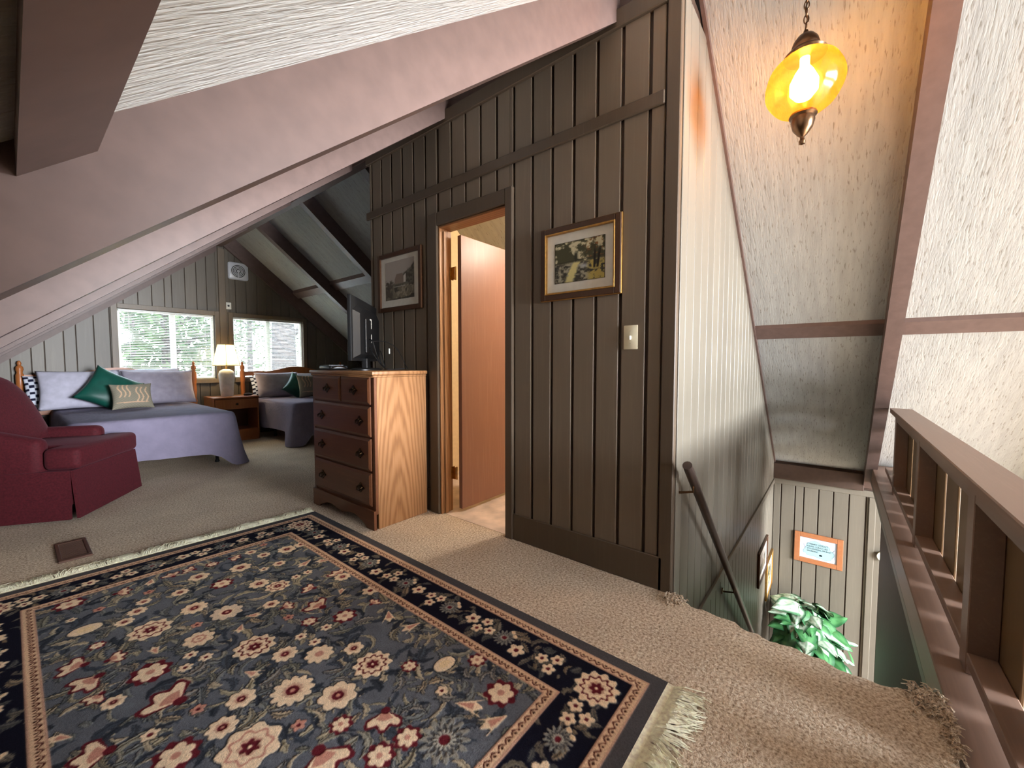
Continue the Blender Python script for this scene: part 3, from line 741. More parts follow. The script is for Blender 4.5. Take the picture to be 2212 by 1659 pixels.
# ------------------------------------------------------------------ pictures
def srgb(c): return s2l(c)
def raster_plane(name, wd, hg, nx, ny, fn, mat, parent, place, eps=0.0):
    """flat print: wd x hg, colours from fn(u,v) arrays with u right, v up; place(u,z)->xyz local"""
    U, V = np.meshgrid(np.linspace(0, 1, nx), np.linspace(0, 1, ny), indexing='xy')
    cols = fn(U, V).reshape(-1, 3)
    vs = [place((uu - 0.5) * wd, (vv - 0.5) * hg) for uu, vv in zip(U.ravel(), V.ravel())]
    fs = [[j * nx + i, j * nx + i + 1, (j + 1) * nx + i + 1, (j + 1) * nx + i] for j in range(ny - 1) for i in range(nx - 1)]
    me = bpy.data.meshes.new(name); me.from_pydata(vs, [], fs); me.update(); colored(me, np.clip(s2l(np.clip(cols, 0, 255)), 0, 1)); me.materials.append(mat)
    return link(name, me, parent)
def fbm(U, V, f, seed, octv=4):
    r = np.random.default_rng(seed); out = np.zeros_like(U); amp = 1; tot = 0
    for o in range(octv):
        n = int(f * 2 ** o) + 2; g_ = r.random((n + 2, n + 2)); x = U * n; y = V * n
        xi = np.clip(x.astype(int), 0, n); yi = np.clip(y.astype(int), 0, n); fx = x - xi; fy = y - yi
        fx = fx * fx * (3 - 2 * fx); fy = fy * fy * (3 - 2 * fy)
        v_ = (g_[yi, xi] * (1 - fx) + g_[yi, xi + 1] * fx) * (1 - fy) + (g_[yi + 1, xi] * (1 - fx) + g_[yi + 1, xi + 1] * fx) * fy
        out += v_ * amp; tot += amp; amp *= 0.55
    return out / tot
def mixc(a, b, t): return a * (1 - t[..., None]) + np.array(b, float) * t[..., None]
def sm(e0, e1, x): t = np.clip((x - e0) / (e1 - e0), 0, 1); return t * t * (3 - 2 * t)
def stream_scene(U, V):
    n1 = fbm(U, V, 7, 1); n2 = fbm(U, V, 16, 2); n3 = fbm(U, V, 5, 3)
    c = np.ones(U.shape + (3,)) * np.array([206, 196, 160.0])
    c = mixc(c, [120, 112, 84], sm(0.45, 0.6, n1) * sm(0.55, 0.75, V + 0.2 * n3))
    tree = sm(0.40, 0.55, n1 + 0.25 * n2 - 0.35 * np.abs(V - 0.62) - 0.25 * sm(0.0, 0.12, 0.12 - np.abs(U - 0.38)) * sm(0.6, 0.8, V))
    c = mixc(c, [72, 70, 48], tree * sm(0.42, 0.5, V))
    c = mixc(c, [140, 92, 50], sm(0.55, 0.65, n2) * sm(0.45, 0.6, V) * sm(0.5, 0.8, U))
    c = mixc(c, [46, 48, 36], np.exp(-((U - 0.44) / 0.035) ** 2) * sm(0.45, 0.5, V) * sm(0.76, 0.66, V))
    c = mixc(c, [56, 52, 40], sm(0.02, 0.0, np.abs(V - 0.52 - 0.05 * (U - 0.5))) * 0.9)
    low = sm(0.5, 0.44, V)
    c = mixc(c, [98, 94, 78], low); c = mixc(c, [160, 154, 132], low * sm(0.5, 0.64, n2)); c = mixc(c, [60, 56, 48], low * sm(0.5, 0.38, n2))
    riv = np.abs(U - (0.30 + 0.28 * (V / 0.45) ** 1.2 * 0.5)); c = mixc(c, [212, 198, 134], low * sm(0.10, 0.05, riv + 0.1 * (n2 - 0.5)))
    c = mixc(c, [170, 172, 176], low * np.exp(-((U - 0.6) / 0.07) ** 2 - ((V - 0.36) / 0.05) ** 2))
    c = mixc(c, [176, 156, 84], low * sm(0.62, 0.75, U) * sm(0.35, 0.55, n2))
    for (x0, sl_) in ((0.80, 0.02), (0.86, 0.10)):
        c = mixc(c, [36, 30, 24], sm(0.028, 0.012, np.abs(U - x0 - sl_ * (V - 0.3))) * sm(0.25, 0.3, V) * sm(0.85, 0.6, V))
    c = mixc(c, [66, 60, 40], sm(0.5, 0.6, n1 + 0.2 * n2 - 0.1) * sm(0.62, 0.72, U) * sm(0.6, 0.72, V))
    bd = np.minimum(np.minimum(U, 1 - U), np.minimum(V, 1 - V)); return mixc(c, [40, 36, 30], sm(0.014, 0.008, bd))
def cottage_scene(U, V):
    n1 = fbm(U, V, 6, 5); n2 = fbm(U, V, 16, 6)
    c = np.ones(U.shape + (3,)) * np.array([172, 162, 152.0])
    hill = V - (0.30 + 0.55 * U ** 1.3 + 0.18 * (n1 - 0.5)); c = mixc(c, [104, 98, 84], sm(0.05, -0.03, hill) * sm(0.2, 0.3, V))
    c = mixc(c, [74, 68, 58], sm(0.02, -0.03, hill) * sm(0.45, 0.6, n2) * sm(0.55, 0.7, U))
    hs = (np.abs(U - 0.5) < 0.17 - 0.5 * np.maximum(V - 0.52, 0)) & (V > 0.40) & (V < 0.66)
    c[hs] = [134, 118, 104]
    wl = (np.abs(U - 0.68) < 0.035) & (V > 0.42) & (V < 0.56 + 0.8 * (U - 0.62)); c[wl] = [206, 198, 186]
    low = sm(0.4, 0.34, V); c = mixc(c, [118, 108, 90], low); c = mixc(c, [150, 140, 120], low * sm(0.5, 0.6, n2)); c = mixc(c, [72, 66, 56], low * sm(0.5, 0.4, n1))
    c = mixc(c, [180, 172, 158], sm(0.02, 0.0, np.abs(V - 0.33)) * sm(0.25, 0.35, U) * sm(0.75, 0.65, U))
    c = mixc(c, [84, 76, 64], sm(0.35, 0.2, U) * sm(0.55, 0.45, V) * sm(0.4, 0.55, n2)); return c
def framed(name, loc, rz, wd, hg, fw, label, fmat, inner, artw, arth, fn, group=None, dy=0.0, liner=True):
    """hangs on a plane facing local -Y; loc is the centre on the wall"""
    o = empty(name, loc, rz, label, 'picture', group)
    def rect(mb, w, h, f, y0, y1, b=0.003):
        mb.bbox(-w / 2, -w / 2 + f, y0, y1, -h / 2, h / 2, b); mb.bbox(w / 2 - f, w / 2, y0, y1, -h / 2, h / 2, b)
        mb.bbox(-w / 2 + f, w / 2 - f, y0, y1, -h / 2, -h / 2 + f, b); mb.bbox(-w / 2 + f, w / 2 - f, y0, y1, h / 2 - f, h / 2, b); return mb
    rect(MB(), wd, hg, fw, -0.024, -0.002).obj('frame', fmat, o)
    if liner:
        rect(MB(), wd - 2 * fw + 0.004, hg - 2 * fw + 0.004, 0.009, -0.028, -0.006, 0.002).obj('inner_liner', M['gold'], o)
        rect(MB(), wd + 0.006, hg + 0.006, 0.006, -0.018, -0.001, 0.002).obj('outer_edge', M['gold'], o)
    MB().box(-wd / 2 + fw, wd / 2 - fw, -0.010, -0.004, -hg / 2 + fw, hg / 2 - fw).obj('mat_board', inner, o)
    raster_plane('print', artw, arth, 120, 84, fn, M['print'], o, lambda u, z: (u, -0.0112, z + dy))
    return o
# wall faces -X : rotate local -Y to -X  => rz = -90deg ; local +X -> world -Y
framed('framed_picture', (BX - 0.016, (0.845 + 1.32) / 2, 1.62), -PI / 2, 0.475, 0.388, 0.032, 'gold edged picture of a woodland stream beside the light switch', M['frame_brown'], M['mat_board'], 0.30, 0.215, stream_scene)
framed('framed_picture', (BX - 0.016, 2.64, 1.71), -PI / 2, 0.545, 0.452, 0.034, 'faded cottage landscape picture above the dresser', M['frame_brown'], M['mat_board'], 0.36, 0.295, cottage_scene, dy=0.01, liner=False)
framed('framed_picture', (5.0, SY, -1.03), 0, 0.62, 0.36, 0.02, 'upper framed picture on the wall down the stairs', M['frame_brown'], M['mat_board'], 0.4, 0.2, cottage_scene, liner=False)
framed('framed_picture', (5.58, SY, -1.42), 0, 0.50, 0.44, 0.02, 'lower framed picture in the corner down the stairs', M['gold'], M['mat_board'], 0.3, 0.26, stream_scene, liner=False)

# stair sign
def cloud(U, V):
    c = np.ones(U.shape + (3,)) * np.array([190, 200, 218.0])
    def blob(x, y, rx, ry): return ((U - x) / rx) ** 2 + ((V - y) / ry) ** 2
    d = np.minimum.reduce([blob(0.42, 0.72, 0.17, 0.17), blob(0.66, 0.66, 0.16, 0.14), blob(0.30, 0.62, 0.13, 0.18), blob(0.5, 0.48, 0.36, 0.2),
                           blob(0.27, 0.32, 0.18, 0.18), blob(0.76, 0.4, 0.18, 0.2), blob(0.72, 0.22, 0.17, 0.16), blob(0.55, 0.3, 0.2, 0.2)])
    c = mixc(c, [70, 92, 98], sm(1.12, 1.04, d)); c = mixc(c, [146, 176, 180], sm(1.02, 0.94, d))
    for x, y in ((0.13, 0.87), (0.9, 0.86), (0.12, 0.14), (0.92, 0.12)): c = mixc(c, [214, 214, 224], sm(1.0, 0.9, blob(x, y, 0.055, 0.09)))
    c = mixc(c, [14, 24, 28], sm(1.1, 0.9, blob(0.58, 0.24, 0.045, 0.045)))
    c = mixc(c, [120, 110, 130], sm(0.012, 0.006, np.abs(U - 0.10 - 0.25 * (0.66 - V))) * (V > 0.5) * (V < 0.68))
    c = mixc(c, [90, 100, 110], sm(0.012, 0.006, np.abs(U - 0.93 + 0.35 * (0.62 - V))) * (V > 0.5) * (V < 0.64)); return c
sg = framed('framed_sign', (KX - 0.012, 0.128, -1.10), -PI / 2, 0.455, 0.355, 0.055, 'orange wood framed humorous sign at the stair bottom', M['frame_orange'], M['white_plastic'], 0.34, 0.24, cloud, liner=False)
sg['category'] = 'sign'
for i, tx in enumerate(('IF HANDY DOESN\'T', 'PLEASE COULD USE', 'VOLUNTEERS, I\'M BUSY', 'WORKING')):
    cu = bpy.data.curves.new('lettering', 'FONT'); cu.body = tx; cu.size = 0.026; cu.align_x = 'LEFT'
    to = bpy.data.objects.new('lettering_tmp', cu); C.objects.link(to)
    dg = bpy.context.evaluated_depsgraph_get(); me = bpy.data.meshes.new_from_object(to.evaluated_get(dg)); bpy.data.objects.remove(to)
    me.materials.clear(); me.materials.append(M['grey_plastic'])
    o = link('lettering', me, sg); o.location = (-0.105, -0.0125, 0.046 - 0.028 * i); o.rotation_euler = (PI / 2, 0, 0); o.scale = (0.85, 1, 1)

# ------------------------------------------------------------------ small wall fittings
sw = empty('light_switch', (BX - 0.016, 0.797, 1.207), -PI / 2, 'ivory light switch plate below the stream picture', 'light switch')
MB().bbox(-0.0355, 0.0355, -0.006, 0.0, -0.0585, 0.0585, 0.003, 2).obj('plate', M['ivory'], sw, True)
MB().bbox(-0.005, 0.005, -0.018, -0.005, -0.012, 0.008, 0.003).obj('toggle', M['white_plastic'], sw, True)
for z in (-0.03, 0.03): MB().lathe([(0.003, 0), (0.003, 0.001), (0, 0.001)], 8).obj('screw', M['chrome'], sw).location = (0, -0.007, z)
jk = empty('wall_jack', (2.062, GY - 0.0145, 1.925), 0, 'small white wall jack plate with a black socket', 'wall jack')
MB().bbox(-0.036, 0.036, -0.007, 0, -0.05, 0.05, 0.003).obj('plate', M['white_plastic'], jk)
q = MB().lathe([(0.014, 0), (0.014, 0.006), (0, 0.006)], 14).obj('socket', M['black'], jk, True); q.rotation_euler = (PI / 2, 0, 0); q.location = (0, -0.006, 0)
fan = empty('exhaust_fan', (2.195, GY - 0.0145, 2.445), 0, 'square silver fan grille high on the gable wall', 'fan')
MB().bbox(-0.13, 0.13, -0.03, 0, -0.125, 0.125, 0.028, 3).obj('plate', M['silver'], fan, True)
for r in (0.095, 0.075, 0.056, 0.038):
    q = MB().tube([(r * math.cos(a), -0.034, r * math.sin(a)) for a in np.linspace(0, 2 * PI, 37)[:-1]], 0.0055, 8, True).obj('ring', M['silver'], fan, True)
q = MB().lathe([(0.1, 0), (0.1, 0.003), (0, 0.003)], 30).obj('opening', M['grey_plastic'], fan); q.rotation_euler = (PI / 2, 0, 0); q.location = (0, -0.029, 0)
q = MB().lathe([(0.022, 0), (0.02, 0.012), (0, 0.014)], 20).obj('hub', M['silver'], fan, True); q.rotation_euler = (PI / 2, 0, 0); q.location = (0, -0.03, 0)
MB().bbox(-0.006, 0.006, -0.038, -0.03, -0.098, 0.0, 0.002).obj('spoke', M['silver'], fan)

# ------------------------------------------------------------------ floor register
fv = empty('floor_register', (0.19, 3.41, 0.0), 0, 'brown metal floor register set in the carpet', 'floor vent')
rr = MB(); w, l = 0.066, 0.174
rr.bbox(-w, w, -l, -l + 0.03, 0.0, 0.012, 0.003); rr.bbox(-w, w, l - 0.03, l, 0.0, 0.012, 0.003); rr.bbox(-w, -w + 0.018, -l + 0.03, l - 0.03, 0, 0.012, 0.003); rr.bbox(w - 0.018, w, -l + 0.03, l - 0.03, 0, 0.012, 0.003)
rr.obj('frame', M['vent'], fv)
sm_ = MB().bbox(-w + 0.018, w - 0.018, -0.004, 0.004, 0.002, 0.009, 0.001).data('louver', M['vent'])
for i in range(17): link('louver', sm_, fv).location = (0, -0.136 + i * 0.017, 0)

# ------------------------------------------------------------------ dresser
DX0, DX1, DY0, DY1, DH = 1.452, 1.87, 2.30, 3.13, 1.03
dr = empty('dresser', ((DX0 + DX1) / 2, (DY0 + DY1) / 2, 0), 0, 'oak chest of drawers with a golden side panel beside the door', 'dresser')
def dp(mb, name, mat, par=None, smooth=False):
    o = mb.obj(name, mat, smooth=smooth); o.parent = par or dr
    if par is None: o.matrix_parent_inverse = Matrix.Translation((-(DX0 + DX1) / 2, -(DY0 + DY1) / 2, 0))
    return o
dp(MB().bbox(DX0 + 0.02, DX1, DY0, DY0 + 0.02, 0.0, DH - 0.026, 0.002), 'side_panel', M['oak'])
dp(MB().bbox(DX0 + 0.02, DX1, DY1 - 0.02, DY1, 0.0, DH - 0.026, 0.002), 'side_panel', M['oak'])
dp(MB().bbox(DX1 - 0.012, DX1 - 0.001, DY0 + 0.02, DY1 - 0.02, 0.06, DH - 0.026, 0.001), 'back_panel', M['oak_shaded'])
fr = MB()
fr.bbox(DX0, DX0 + 0.02, DY0, DY0 + 0.028, 0.10, DH - 0.026, 0.002); fr.bbox(DX0, DX0 + 0.02, DY1 - 0.028, DY1, 0.10, DH - 0.026, 0.002)
rows = [(0.815, 0.99), (0.605, 0.800), (0.382, 0.592), (0.150, 0.366)]
zs = [DH - 0.03, 0.803, 0.598, 0.374, 0.142]
fr.bbox(DX0 + 0.004, DX0 + 0.02, DY0 + 0.028, DY1 - 0.028, 0.10, DH - 0.03, 0.002)
dp(fr, 'face_frame', M['oak_shaded'])
dp(MB().bbox(DX0 - 0.02, DX1 + 0.004, DY0 - 0.014, DY1 + 0.014, DH - 0.026, DH, 0.008, 2).bbox(DX0 - 0.010, DX1, DY0 - 0.006, DY1 + 0.006, DH - 0.04, DH - 0.026, 0.004), 'top', M['oak'], smooth=True)
# scalloped base
pts = [(DY0, 0.0), (DY0, 0.125), (DY1, 0.125), (DY1, 0.0), (DY1 - 0.09, 0.0)]
L = DY1 - DY0
for i in range(1, 24):
    t = i / 24; y = DY1 - 0.09 - (L - 0.18) * t
    z = 0.022 + 0.028 * (1 - abs(2 * t - 1) ** 4) - 0.018 * math.cos(4 * PI * t) * (0.6)
    pts.append((y, max(0.0, z)))
pts.append((DY0 + 0.09, 0.0))
dp(MB().prism(pts, DX0 - 0.014, DX0 + 0.004, 0), 'base_board', M['oak_shaded'])
def drawer(y0, y1, z0, z1, knobs):
    m = MB(); b = 0.016; x = DX0 + 0.004
    vs = [(x, y0, z0), (x, y1, z0), (x, y1, z1), (x, y0, z1), (x - 0.012, y0, z0), (x - 0.012, y1, z0), (x - 0.012, y1, z1), (x - 0.012, y0, z1),
          (x - 0.020, y0 + b, z0 + b), (x - 0.020, y1 - b, z0 + b), (x - 0.020, y1 - b, z1 - b), (x - 0.020, y0 + b, z1 - b)]
    fs = [(0, 1, 2, 3), (8, 9, 10, 11)] + [(i, (i + 1) % 4, 4 + (i + 1) % 4, 4 + i) for i in range(4)] + [(4 + i, 4 + (i + 1) % 4, 8 + (i + 1) % 4, 8 + i) for i in range(4)]
    d = dp(m.add(vs, fs), 'drawer', M['oak_shaded'])
    for ky in knobs:
        k = MB()
        pl_ = []
        for i in range(32):
            a = 2 * PI * i / 32; r = 1 + 0.22 * math.cos(4 * a) + 0.10 * math.cos(8 * a); pl_.append((ky + 0.036 * r * math.cos(a), (z0 + z1) / 2 + 0.026 * r * math.sin(a)))
        k.prism(pl_, x - 0.024, x - 0.0195, 0)
        zc = (z0 + z1) / 2
        k.tube([(x - 0.024, ky - 0.026, zc + 0.006), (x - 0.036, ky - 0.026, zc + 0.002), (x - 0.040, ky - 0.016, zc - 0.014), (x - 0.040, ky + 0.016, zc - 0.014), (x - 0.036, ky + 0.026, zc + 0.002), (x - 0.024, ky + 0.026, zc + 0.006)], 0.004, 8)
        k.lathe([(0.0, -0.006), (0.008, -0.004), (0.008, 0.004), (0, 0.006)], 10, (x - 0.028, ky, zc + 0.012))
        dp(k, 'pull', M['pull'], d)
z0, z1 = rows[0]
drawer(DY0 + 0.035, 2.692, z0, z1, [2.515]); drawer(2.70, DY1 - 0.035, z0, z1, [2.875])
for z0, z1 in rows[1:]: drawer(DY0 + 0.035, DY1 - 0.035, z0, z1, [2.45, 2.965])

# ------------------------------------------------------------------ television
a0 = Vector((1.392, 2.45)); a1 = Vector((1.885, 2.93)); wv = (a1 - a0); tvw = wv.length; tvc = (a0 + a1) / 2
tv = empty('television', (tvc.x, tvc.y, DH + 0.001), math.atan2(wv.y, wv.x), 'black flat screen television seen from behind on the dresser', 'television')
# local x along the width, local -y is the back (towards the camera), +y is the screen
hw = tvw / 2
MB().bbox(-hw, hw, 0.0, 0.026, 0.065, 0.495, 0.005, 2).obj('panel', M['black'], tv, True)
MB().box(-hw + 0.015, hw - 0.015, 0.0261, 0.0268, 0.085, 0.48).obj('screen', M['grey_plastic'], tv)
pts = [(-hw + 0.03, 0.085), (-hw + 0.03, 0.40), (-hw + 0.12, 0.44), (-0.08, 0.45), (0.08, 0.45), (hw - 0.12, 0.44), (hw - 0.03, 0.40), (hw - 0.03, 0.085)]
bk = MB(); vs = [(p[0], 0.0, p[1]) for p in pts] + [(p[0] * 0.86, -0.035, 0.27 + (p[1] - 0.27) * 0.86) for p in pts]
n = len(pts); bk.add(vs, [list(range(n)), list(range(n, 2 * n))] + [[i, (i + 1) % n, n + (i + 1) % n, n + i] for i in range(n)])
bk.obj('back_cover', M['black'], tv)
MB().bbox(-0.16, -0.02, -0.046, -0.034, 0.12, 0.36, 0.006).obj('port_panel', M['black'], tv)
for z, hgt in ((0.30, 0.07), (0.2, 0.06)): MB().box(-0.012, 0.03, -0.0362, -0.0351, z, z + hgt).obj('sticker', M['mat_board'], tv)
MB().bbox(-0.05, 0.05, -0.02, 0.02, 0.01, 0.09, 0.006).obj('neck', M['black'], tv)
MB().lathe([(0.0, 0.0), (0.13, 0.0), (0.13, 0.008), (0.09, 0.016), (0.0, 0.018)], 32).obj('base', M['black'], tv, True).scale = (1.35, 0.8, 1)
def cable(pts, r=0.0035, m='black', name='cable'):
    P = [Vector(p) for p in pts]; out_ = []
    for i in range(len(P) - 1):
        p0_, p1_, p2_, p3_ = P[max(i - 1, 0)], P[i], P[i + 1], P[min(i + 2, len(P) - 1)]
        for k in range(6):
            t = k / 6; out_.append(0.5 * ((2 * p1_) + (-p0_ + p2_) * t + (2 * p0_ - 5 * p1_ + 4 * p2_ - p3_) * t * t + (-p0_ + 3 * p1_ - 3 * p2_ + p3_) * t ** 3))
    out_.append(P[-1]); MB().tube(out_, r, 6).obj(name, M[m], tv, True)
cable([(-0.1, -0.05, 0.16), (-0.12, -0.09, 0.10), (-0.06, -0.12, 0.04), (0.05, -0.12, 0.02), (0.1, -0.1, 0.07), (0.06, -0.09, 0.14), (-0.02, -0.1, 0.13), (-0.08, -0.12, 0.06), (-0.02, -0.14, 0.012), (0.08, -0.13, 0.008), (0.17, -0.12, 0.008)], 0.004)
cable([(-0.06, -0.05, 0.2), (-0.03, -0.1, 0.21), (0.01, -0.16, 0.2), (0.03, -0.22, 0.15), (0.04, -0.26, 0.07), (0.04, -0.29, 0.008)], 0.003)
cable([(-0.1, -0.05, 0.22), (-0.13, -0.08, 0.2), (-0.12, -0.1, 0.12), (-0.05, -0.11, 0.05), (0.04, -0.13, 0.03)], 0.004)
cable([(-0.10, -0.17, 0.006), (0.0, -0.2, 0.006), (0.03, -0.24, 0.008), (0.05, -0.27, 0.012)], 0.003, 'grey_plastic')
MB().bbox(0.03, 0.06, -0.16, -0.155, 0.12, 0.16, 0.002).obj('cable_tag', M['white_plastic'], tv)
bx_ = empty('media_player', (1.52, 2.94, DH + 0.001), math.radians(80), 'low black media player with chrome ends on the dresser', 'media player')
MB().bbox(-0.13, 0.13, -0.065, 0.065, 0.003, 0.034, 0.012, 3).obj('body', M['black'], bx_, True)
for s_ in (-1, 1): MB().tube([(s_ * 0.128, y, 0.012 + 0.016 * (1 - (y / 0.06) ** 2)) for y in np.linspace(-0.055, 0.055, 9)], 0.006, 8).obj('chrome_end', M['chrome'], bx_, True)
MB().bbox(-0.07, 0.07, -0.05, 0.05, 0.034, 0.037, 0.001).obj('lid', M['grey_plastic'], bx_)

# ------------------------------------------------------------------ beds
def rr_path(x0, x1, y0, y1, r, per=8):
    """open path down the left side, round the foot (y0) and back up the right side"""
    P = [(x0, y) for y in np.linspace(y1, y0 + r, 14)]
    P += [(x0 + r - r * math.cos(a), y0 + r - r * math.sin(a)) for a in np.linspace(0, PI / 2, per)[1:]]
    P += [(x, y0) for x in np.linspace(x0 + r, x1 - r, 14)[1:]]
    P += [(x1 - r + r * math.sin(a), y0 + r - r * math.cos(a)) for a in np.linspace(0, PI / 2, per)[1:]]
    P += [(x1, y) for y in np.linspace(y0 + r, y1, 14)[1:]]
    return P
def bed(name, x0, x1, yf, yh, label, ztop=0.565, post=None, sidehem=(0.16, 0.16)):
    o = empty(name, ((x0 + x1) / 2, (yf + yh) / 2, 0), 0, label, 'bed')
    inv = Matrix.Translation((-(x0 + x1) / 2, -(yf + yh) / 2, 0))
    def P(mb, nm, mat, par=None, smooth=False):
        q = mb.obj(nm, mat, smooth=smooth); q.parent = par or o; q.matrix_parent_inverse = inv; return q
    P(MB().bbox(x0 + 0.03, x1 - 0.03, yf + 0.03, yh - 0.04, 0.36, ztop - 0.012, 0.04, 2), 'mattress', M['mattress'], smooth=True)
    P(MB().bbox(x0 + 0.04, x1 - 0.04, yf + 0.05, yh - 0.04, 0.19, 0.36, 0.02), 'box_spring', M['mattress'])
    fr = MB().bbox(x0 + 0.04, x0 + 0.07, yf + 0.06, yh - 0.05, 0.16, 0.19, 0.003).bbox(x1 - 0.07, x1 - 0.04, yf + 0.06, yh - 0.05, 0.16, 0.19, 0.003)
    for y in (yf + 0.3, yh - 0.4): fr.bbox(x0 + 0.07, x1 - 0.07, y - 0.015, y + 0.015, 0.155, 0.185, 0.003)
    P(fr, 'frame', M['iron'])
    for x in (x0 + 0.16, x1 - 0.12):
        for y in (yf + 0.28, yh - 0.4):
            P(MB().lathe([(0.02, 0.0), (0.024, 0.008), (0.016, 0.03), (0.014, 0.12), (0.03, 0.155)], 12, (x, y, 0)), 'leg', M['iron'], smooth=True)
    # bedspread
    path = rr_path(x0, x1, yf, yh - 0.02, 0.09)
    n = len(path); cum = [0]
    for i in range(1, n): cum.append(cum[-1] + math.dist(path[i], path[i - 1]))
    rings = []
    levels = [(-0.10, 0.0), (-0.05, 0.002), (-0.02, -0.006), (-0.004, -0.022), (0.006, -0.06), (0.010, -0.14), (0.014, -0.24), (0.018, -0.33), (0.022, -0.40)]
    cxm, cym = (x0 + x1) / 2, (yf + yh) / 2
    for li, (off, dz) in enumerate(levels):
        ring = []
        for i, (x, y) in enumerate(path):
            a, b = path[max(i - 1, 0)], path[min(i + 1, n - 1)]
            tx, ty = b[0] - a[0], b[1] - a[1]; L = math.hypot(tx, ty); nx, ny = ty / L, -tx / L
            if (x - cxm) * nx + (y - cym) * ny < 0: nx, ny = -nx, -ny
            t = max(0, (li - 3) / 5)
            dc = math.dist((x, y), (x1 - 0.02, yf + 0.02))
            if x0 > 1: dc = min(dc, math.dist((x, y), (x0 + 0.02, yf + 0.02)))
            cw = math.exp(-(dc / 0.13) ** 2)
            fold = 0.010 * math.sin(cum[i] * 16) + 0.006 * math.sin(cum[i] * 37)
            flare = t * (fold + 0.105 * cw * t)
            zz = ztop + dz * (1 + 0.44 * cw * t) - 0.012 * (t > 0.9) * math.sin(cum[i] * 5)
            if cw > 0.7 and li == len(levels) - 1: zz = max(0.008, zz)
            zz = max(zz, 0.008)
            ring.append((x + nx * (off + flare), y + ny * (off + flare), zz))
        rings.append(ring)
    mb = MB(); vs = [p for r in rings for p in r]; fs = []
    for a in range(len(rings) - 1):
        for i in range(n - 1): fs.append([a * n + i, a * n + i + 1, (a + 1) * n + i + 1, (a + 1) * n + i])
    mb.add(vs, fs)
    # top sheet, slightly rumpled
    r0 = rings[0]
    nl = 14
    # inner top as quads between the left and right runs plus foot fan
    def topz(x, y): return ztop + 0.003 * math.sin(7 * x + 3 * y) + 0.003 * math.sin(11 * y)
    xa, xb = x0 + 0.10, x1 - 0.10; ya, yb = yf + 0.10, yh - 0.02
    mb.grid(lambda u, v: (xa - 0.02 + (xb - xa + 0.04) * u, ya - 0.02 + (yb - ya + 0.02) * v, topz(xa + (xb - xa) * u, ya + (yb - ya) * v) * 0 + ztop + 0.0015), 12, 16)
    P(mb, 'bedspread', M['spread'], smooth='all')
    # headboard
    hbx0, hbx1 = post
    yb = yh + 0.02
    for px in (hbx0, hbx1):
        P(MB().lathe([(0.032, 0), (0.032, 0.5), (0.028, 0.53), (0.034, 0.56), (0.024, 0.60), (0.032, 0.70), (0.026, 0.80), (0.033, 0.83), (0.033, 0.95), (0.022, 0.98), (0.030, 1.01), (0.028, 1.04), (0.013, 1.06), (0.018, 1.08), (0.010, 1.105), (0, 1.11)], 18, (px, yb, 0)), 'post', M['pine'], smooth=True)
    pts = []
    m = 24; Wd = hbx1 - hbx0
    for i in range(m + 1):
        t = i / m; s_ = abs(2 * t - 1); z = 0.955 + 0.075 * (0.5 + 0.5 * math.cos(PI * min(1, s_ / 0.62))) + 0.012 * math.exp(-((s_ - 0.72) / 0.08) ** 2)
        pts.append((hbx0 + Wd * t, z))
    low = [(hbx1, 0.89)] + [(hbx1 - Wd * t, 0.895 + 0.02 * math.sin(PI * t)) for t in np.linspace(0.1, 0.9, 9)] + [(hbx0, 0.89)]
    P(MB().prism(pts + low, yb - 0.014, yb + 0.014, 1), 'top_rail', M['pine'])
    P(MB().bbox(hbx0, hbx1, yb - 0.014, yb + 0.014, 0.50, 0.58, 0.004), 'lower_rail', M['pine'])
    ns_ = 11
    for i in range(1, ns_):
        x = hbx0 + Wd * i / ns_
        P(MB().lathe([(0.010, 0.58), (0.014, 0.66), (0.009, 0.74), (0.015, 0.78), (0.009, 0.82), (0.010, 0.91)], 10, (x, yb, 0)), 'spindle', M['pine'], smooth=True)
    return o
bed('bed', 0.28, 1.52, 5.02, 6.93, 'lavender covered bed with pine headboard behind the maroon armchair', post=(0.07, 1.60))
bed('bed', 2.30, 3.66, 5.46, 6.93, 'lavender covered bed with arched pine headboard behind the dresser', post=(2.19, 3.72))

def pillow_mesh(w, h, t, name, mat, corner=0.06, colfn=None, nu=26, nv=20, seed=0):
    """upright pillow standing in local xz, thickness along y; origin at the bottom centre"""
    r = random.Random(seed); mb = MB(); ph = r.uniform(0, 6)
    def sheet(sgn):
        def f(u, v):
            a, b = 2 * u - 1, 2 * v - 1
            k = max(0.0, (1 - abs(a) ** 2.6)) ** 0.55 * max(0.0, (1 - abs(b) ** 2.6)) ** 0.55
            pin = 1 - corner * ((1 - b * b) * abs(a) ** 3)
            pin2 = 1 - corner * ((1 - a * a) * abs(b) ** 3)
            y = sgn * t / 2 * k * (1 + 0.07 * math.sin(5 * a + ph) * math.cos(4 * b + ph))
            return (a * w / 2 * pin, y, h / 2 + b * h / 2 * pin2)
        return f
    mb.grid(sheet(-1), nu, nv, True); mb.grid(sheet(1), nu, nv, False)
    me = bpy.data.meshes.new(name); me.from_pydata(mb.v, [], mb.f)
    bm = bmesh.new(); bm.from_mesh(me); bmesh.ops.remove_doubles(bm, verts=bm.verts[:], dist=1e-4); bmesh.ops.recalc_face_normals(bm, faces=bm.faces[:]); bm.to_mesh(me); bm.free()
    me.polygons.foreach_set('use_smooth', [True] * len(me.polygons)); me.materials.append(mat)
    if colfn is not None:
        P = np.array([v.co[:] for v in me.vertices]); colored(me, s2l(np.clip(colfn(P[:, 0] / w + 0.5, P[:, 2] / h), 0, 255)))
    return me
